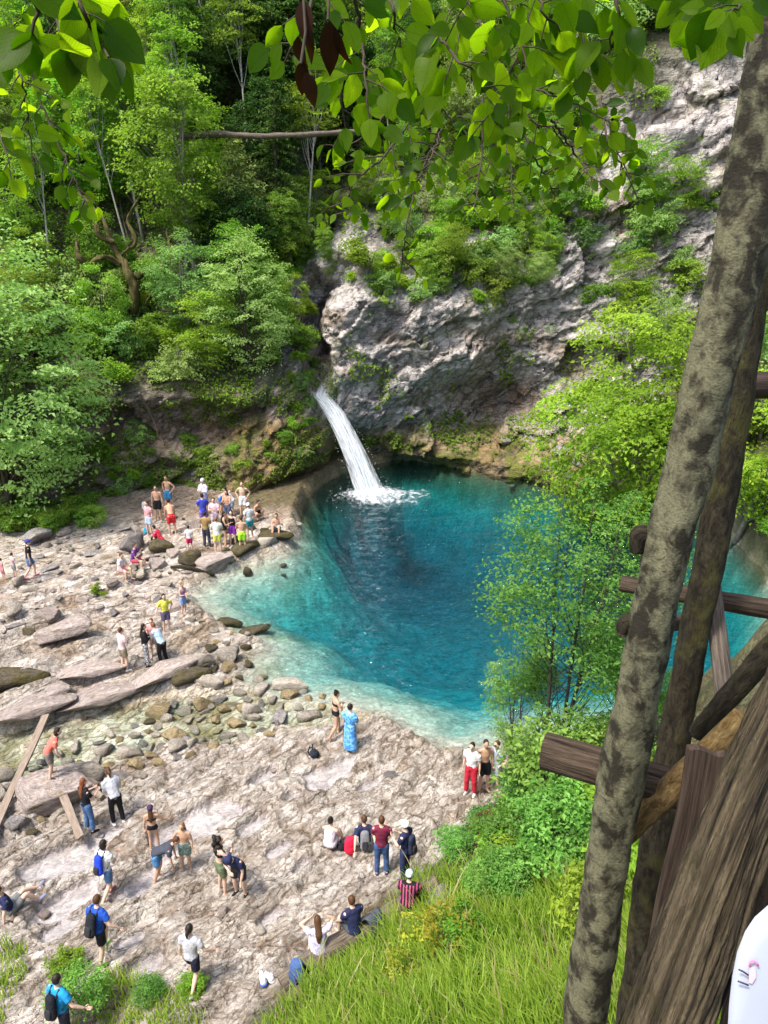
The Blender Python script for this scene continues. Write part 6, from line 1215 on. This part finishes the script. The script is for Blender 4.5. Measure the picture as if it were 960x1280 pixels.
# ---------------------------------------------------------------- beech boughs hanging into the view
def fg_leaf_mat(name, dark, light, trans=.5):
    t = NT(name); at = t.n('Attribute', attribute_name='luv'); oi = t.n('ObjectInfo'); sp = t.n('SeparateXYZ'); t.l(at.outputs['Vector'], sp.inputs[0])
    ab = t.n('Math', operation='ABSOLUTE'); t.l(sp.outputs['X'], ab.inputs[0])
    v1 = t.n('Math', operation='MULTIPLY_ADD'); t.l(ab.outputs[0], v1.inputs[0]); v1.inputs[1].default_value = -.75; t.l(sp.outputs['Y'], v1.inputs[2])
    fr = t.n('Math', operation='MULTIPLY'); t.l(v1.outputs[0], fr.inputs[0]); fr.inputs[1].default_value = 8.0; pp = t.n('Math', operation='PINGPONG'); t.l(fr.outputs[0], pp.inputs[0]); pp.inputs[1].default_value = .5
    vein = t.ramp(pp.outputs[0], [(.0, 1.), (.12, 0.)]); mid = t.ramp(ab.outputs[0], [(.0, 1.), (.05, 0.)])
    mx = t.n('Math', operation='MAXIMUM'); t.l(vein, mx.inputs[0]); t.l(mid, mx.inputs[1])
    c = t.mix(t.ramp(oi.outputs['Random'], [(.0, 0.), (.45, .35), (1., 1.)]), dark, light); n = t.noise(t.coord(), 40, 3); c = t.mix(1.0, c, t.ramp(n, [(.3, .8), (.7, 1.15)]), 'MULTIPLY'); vm = t.n('Math', operation='MULTIPLY'); t.l(mx.outputs[0], vm.inputs[0]); vm.inputs[1].default_value = .45; c = t.mix(vm.outputs[0], c, [x * .6 for x in dark])
    df = t.n('BsdfDiffuse'); t.l(t.mix(1.0, c, (.5, .5, .5), 'MULTIPLY'), df.inputs[0]); tl = t.n('BsdfTranslucent'); tc = t.mix(1.0, c, (2.1, 1.9, .4), 'MULTIPLY'); t.l(tc, tl.inputs[0]); m = t.n('MixShader'); m.inputs[0].default_value = trans; t.l(df.outputs[0], m.inputs[1]); t.l(tl.outputs[0], m.inputs[2])
    g = t.n('BsdfGlossy'); g.inputs['Roughness'].default_value = .4; m3 = t.n('MixShader'); m3.inputs[0].default_value = .004; t.l(m.outputs[0], m3.inputs[1]); t.l(g.outputs[0], m3.inputs[2]); t.l(m3.outputs[0], t.out.inputs[0]); return t.m
FL = fg_leaf_mat('beech_leaf', (0.035, 0.11, 0.004), (0.24, 0.42, 0.018), .72); FD = fg_leaf_mat('dead_leaf', (0.022, 0.011, 0.007), (0.06, 0.028, 0.016), .12)
def leaf_mesh(seed, mat, curl=.12, wid=.33):
    r_ = random.Random(seed); V = []; U = []; n = 6
    for i in range(n + 1):
        q = i / n; w = wid * (math.sin(math.pi * min(1, q * 1.03) ** .82)) ** .8 if 0 < q < 1 else 0.0; zc = -curl * q * q + .03 * math.sin(q * 6 + seed)
        for s in (-1, 0, 1):
            V.append((s * w, q, zc + abs(s) * w * (.22 + .1 * r_.random()) + .02 * r_.uniform(-1, 1) * abs(s))); U.append((s * w / wid, q, 0))
    F = []
    for i in range(n):
        for j in range(2): a = i * 3 + j; F.append((a, a + 1, a + 4, a + 3))
    me = bpy.data.meshes.new('leaf'); me.from_pydata(V, [], F); me.update(); a = me.attributes.new('luv', 'FLOAT_VECTOR', 'POINT'); a.data.foreach_set('vector', np.array(U, np.float32).ravel()); me.materials.append(mat); me.polygons.foreach_set('use_smooth', [True] * len(F)); return me
LM = [leaf_mesh(i, FL, .06 + .09 * i, .30 + .03 * i) for i in range(4)]; DM = [leaf_mesh(9, FD, .45, .22), leaf_mesh(10, FD, .7, .17)]
M_TWIG = flat_mat('twig', (.045, .032, .022), .8, .3, 40)
CAMP = Vector((0, 0, CAMH)); rl = random.Random(21)
def leaf_obj(parent, base, d, size, meshes=LM, face=.75):
    view = (CAMP - base).normalized(); n = (view * face + Vector((rl.gauss(0, .55), rl.gauss(0, .55), rl.gauss(.35, .45)))).normalized(); d = (d - n * d.dot(n)).normalized(); x = d.cross(n)
    o = obj('leaf', rl.choice(meshes)); Mw = Matrix((x, d, n)).transposed().to_4x4(); Mw.translation = base
    s = size * .80 * math.exp(rl.gauss(0, .24)); Mw = Mw @ Matrix.Diagonal((s * rl.uniform(.85, 1.1), s, s, 1)); o.parent = parent; o.matrix_world = Mw; 
    o.matrix_parent_inverse = parent.matrix_basis.inverted() if parent.parent is None else Matrix.Identity(4); o.matrix_basis = Mw
    return o
def bough(label, twigs, name='beech_branch'):
    twigs = [(P, t0, size, side, gap * .56) for P, t0, size, side, gap in twigs]
    first = twigs[0][0][0]; root = thing(name, at_t(*first, twigs[0][1]), label, 'branch'); inv = Matrix.Translation(-root.location)
    for P, t0, size, side, gap in twigs:
        mb = MB(); pts = [at_t(x, y, t0 * (1 + .05 * math.sin(i * 2.1 + x))) for i, (x, y) in enumerate(P)]
        fine = []
        for a, b in zip(pts[:-1], pts[1:]):
            m = max(2, int((b - a).length / .02))
            for i in range(m): fine.append(a.lerp(b, i / m) + Vector((rl.gauss(0, .0025), rl.gauss(0, .0025), rl.gauss(0, .0025))))
        fine.append(pts[-1]); mb.tube(fine, [.0026 * t0 ** .5 * (1 - .75 * i / len(fine)) + .0006 for i in range(len(fine))], 6, False)
        leaves = []; acc = 0; sgn = 1; tot = sum((b - a).length for a, b in zip(fine[:-1], fine[1:])); run = 0
        for i in range(1, len(fine)):
            seg = (fine[i] - fine[i - 1]); acc += seg.length; run += seg.length
            if acc > gap:
                acc = 0; sgn = -sgn; tdir = seg.normalized(); view = (CAMP - fine[i]).normalized(); lat = tdir.cross(view).normalized() * sgn
                if side > 0 and rl.random() < .75:
                    L_ = side * rl.uniform(.5, 1.2) * (1 - .45 * run / tot); e = fine[i] + (lat * .75 + tdir * .55 + Vector((0, 0, -.28)) + view * rl.uniform(-.5, .5)).normalized() * L_; md = fine[i].lerp(e, .5) + Vector((0, 0, .06 * L_)); mb.tube([fine[i], md, e], [.0016 * t0 * .7, .0012 * t0 * .7, .0006], 5, False)
                    m = max(2, int(L_ / (gap * .75)))
                    for j in range(m):
                        q = (j + 1) / m; b = fine[i].lerp(md, q * 2) if q < .5 else md.lerp(e, q * 2 - 1); sd_ = (e - fine[i]).normalized(); l2 = sd_.cross(view) * (1 if j % 2 else -1)
                        leaves.append((b, sd_ * .55 + l2 * (.75 if j < m - 1 else .1) + Vector((0, 0, -.45))))
                else: leaves.append((fine[i], lat * .8 + tdir * .5 + Vector((0, 0, -.45))))
        leaves.append((fine[-1], (fine[-1] - fine[-3]).normalized() + Vector((0, 0, -.2))))
        tw = mb.build('twig', M_TWIG, root); tw.matrix_parent_inverse = inv
        for b, d in leaves:
            o = leaf_obj(tw, b, d, size)
    return root
NL = .060
bough('close beech twig with large sunlit leaves in the upper left corner', [([(88,-25),(104,15),(122,48),(136,72)], .80, .056, .03, .014), ([(30,-30),(45,10),(40,40)], .78, .056, .04, .022), ([(60,-30),(70,20),(82,55)], .84, .056, .035, .022), ([(120,-30),(112,5),(100,35)], .86, .056, .02, .02)])
bough('thin hanging twig with small leaves below the large-leaved one', [([(8,40),(28,100),(36,165),(46,225)], 2.2, .062, .12, .06), ([(34,70),(55,140),(78,190),(110,262)], 2.3, .06, .12, .06), ([(-10,150),(8,190),(14,225)], 2.2, .06, .1, .06)])
bough('beech bough with broad backlit leaves hanging before the wooded slope', [([(505,-30),(540,35),(578,82),(606,116)], 1.30, NL, .12, .045), ([(438,-30),(452,45),(458,110),(462,148)], 1.30, NL, .11, .045), ([(618,-30),(640,28),(658,84)], 1.28, NL, .10, .04), ([(700,-30),(722,30),(738,78)], 1.25, NL, .11, .04), ([(770,-30),(768,15),(764,62)], 1.2, NL, .10, .04), ([(478,-30),(492,15),(500,58)], 1.35, NL, .10, .045), ([(402,-30),(380,30),(356,78)], 1.22, NL, .08, .05), ([(560,-30),(585,5),(610,40)], 1.3, NL, .1, .045), ([(655,-30),(680,10),(700,40)], 1.25, NL, .1, .045)])
bough('second beech bough with mid-sized leaves behind the broad-leaved one', [([(560,-20),(604,60),(662,108),(722,132),(762,152)], 1.8, .058, .15, .05), ([(598,88),(642,138),(690,162),(706,182)], 1.85, .057, .15, .05), ([(540,55),(502,118),(470,160),(428,186)], 1.8, .057, .14, .05), ([(425,60),(425,110),(432,160)], 1.75, .057, .12, .05), ([(640,-20),(650,60),(622,130),(590,170)], 1.9, .056, .14, .05)])
bough('lower beech spray of small bright leaves before the cliff thicket', [([(565,90),(546,170),(520,230),(506,290),(502,338)], 2.7, .052, .18, .062), ([(604,120),(602,196),(592,262)], 2.7, .050, .18, .062), ([(640,130),(668,196),(694,244)], 2.7, .050, .17, .062), ([(520,140),(480,196),(440,226),(428,266)], 2.6, .050, .17, .062), ([(560,140),(536,206),(474,246)], 2.8, .050, .17, .062), ([(690,150),(722,196),(742,226)], 2.7, .050, .15, .062), ([(610,150),(640,210),(640,262)], 2.8, .050, .17, .062)])
bough('slim drooping spray of dark leaves before the grey crag', [([(750,120),(758,176),(782,214),(800,254)], 2.5, .056, .10, .05), ([(765,150),(772,190),(790,225)], 2.6, .054, .09, .05)])
bough('leafy beech twig above the upper end of the mottled trunk', [([(930,-40),(905,0),(884,36)], 1.25, .075, .08, .035), ([(960,-40),(935,-5),(912,18)], 1.2, .075, .07, .035), ([(900,-40),(880,-10),(862,10)], 1.5, .07, .1, .04)])
db = thing('withered_leaves', at_t(385, -15, 1.02), 'bunch of dark withered leaves hanging from the bough', 'leaf'); inv = Matrix.Translation(-db.location)
mb = MB(); mb.tube([at_t(378,-25,1.0), at_t(382,40,1.0), at_t(376,80,1.0)], .0022, 6, False); mb.tube([at_t(412,-25,1.02), at_t(410,25,1.02)], .002, 6, False); tw = mb.build('twig', M_TWIG, db); tw.matrix_parent_inverse = inv
for x, y, s, a in ((378,0,.05,.1),(372,45,.05,-.2),(384,35,.05,.2),(378,75,.075,-.1),(412,25,.085,.0),(418,35,.07,.12),(382,90,.055,.3)):
    leaf_obj(tw, at_t(x, y, 1.0), Vector((a, 0, -1)), s, DM, 1.4)
# unseen beech crown, added for shade, then thinned and moved off the boughs' sun
r_ = np.random.default_rng(77); Cn = []
while len(Cn) < 60:
    p = r_.uniform(-1, 1, 3)
    if np.linalg.norm(p) > 1: continue
    Cn.append((p[0] * 4.2, p[1] * 3.6, p[2] * 2.3))
Cn = np.array(Cn) + np.array((3.4, 4.0, 17.4)); cmh = crown_mesh('crown', Cn, 60, .8, .13, 78, .3); under(bt, obj('crown', cmh, L_VIV))
print('leaves', sum(1 for o in bpy.data.objects if o.name.startswith('leaf')))
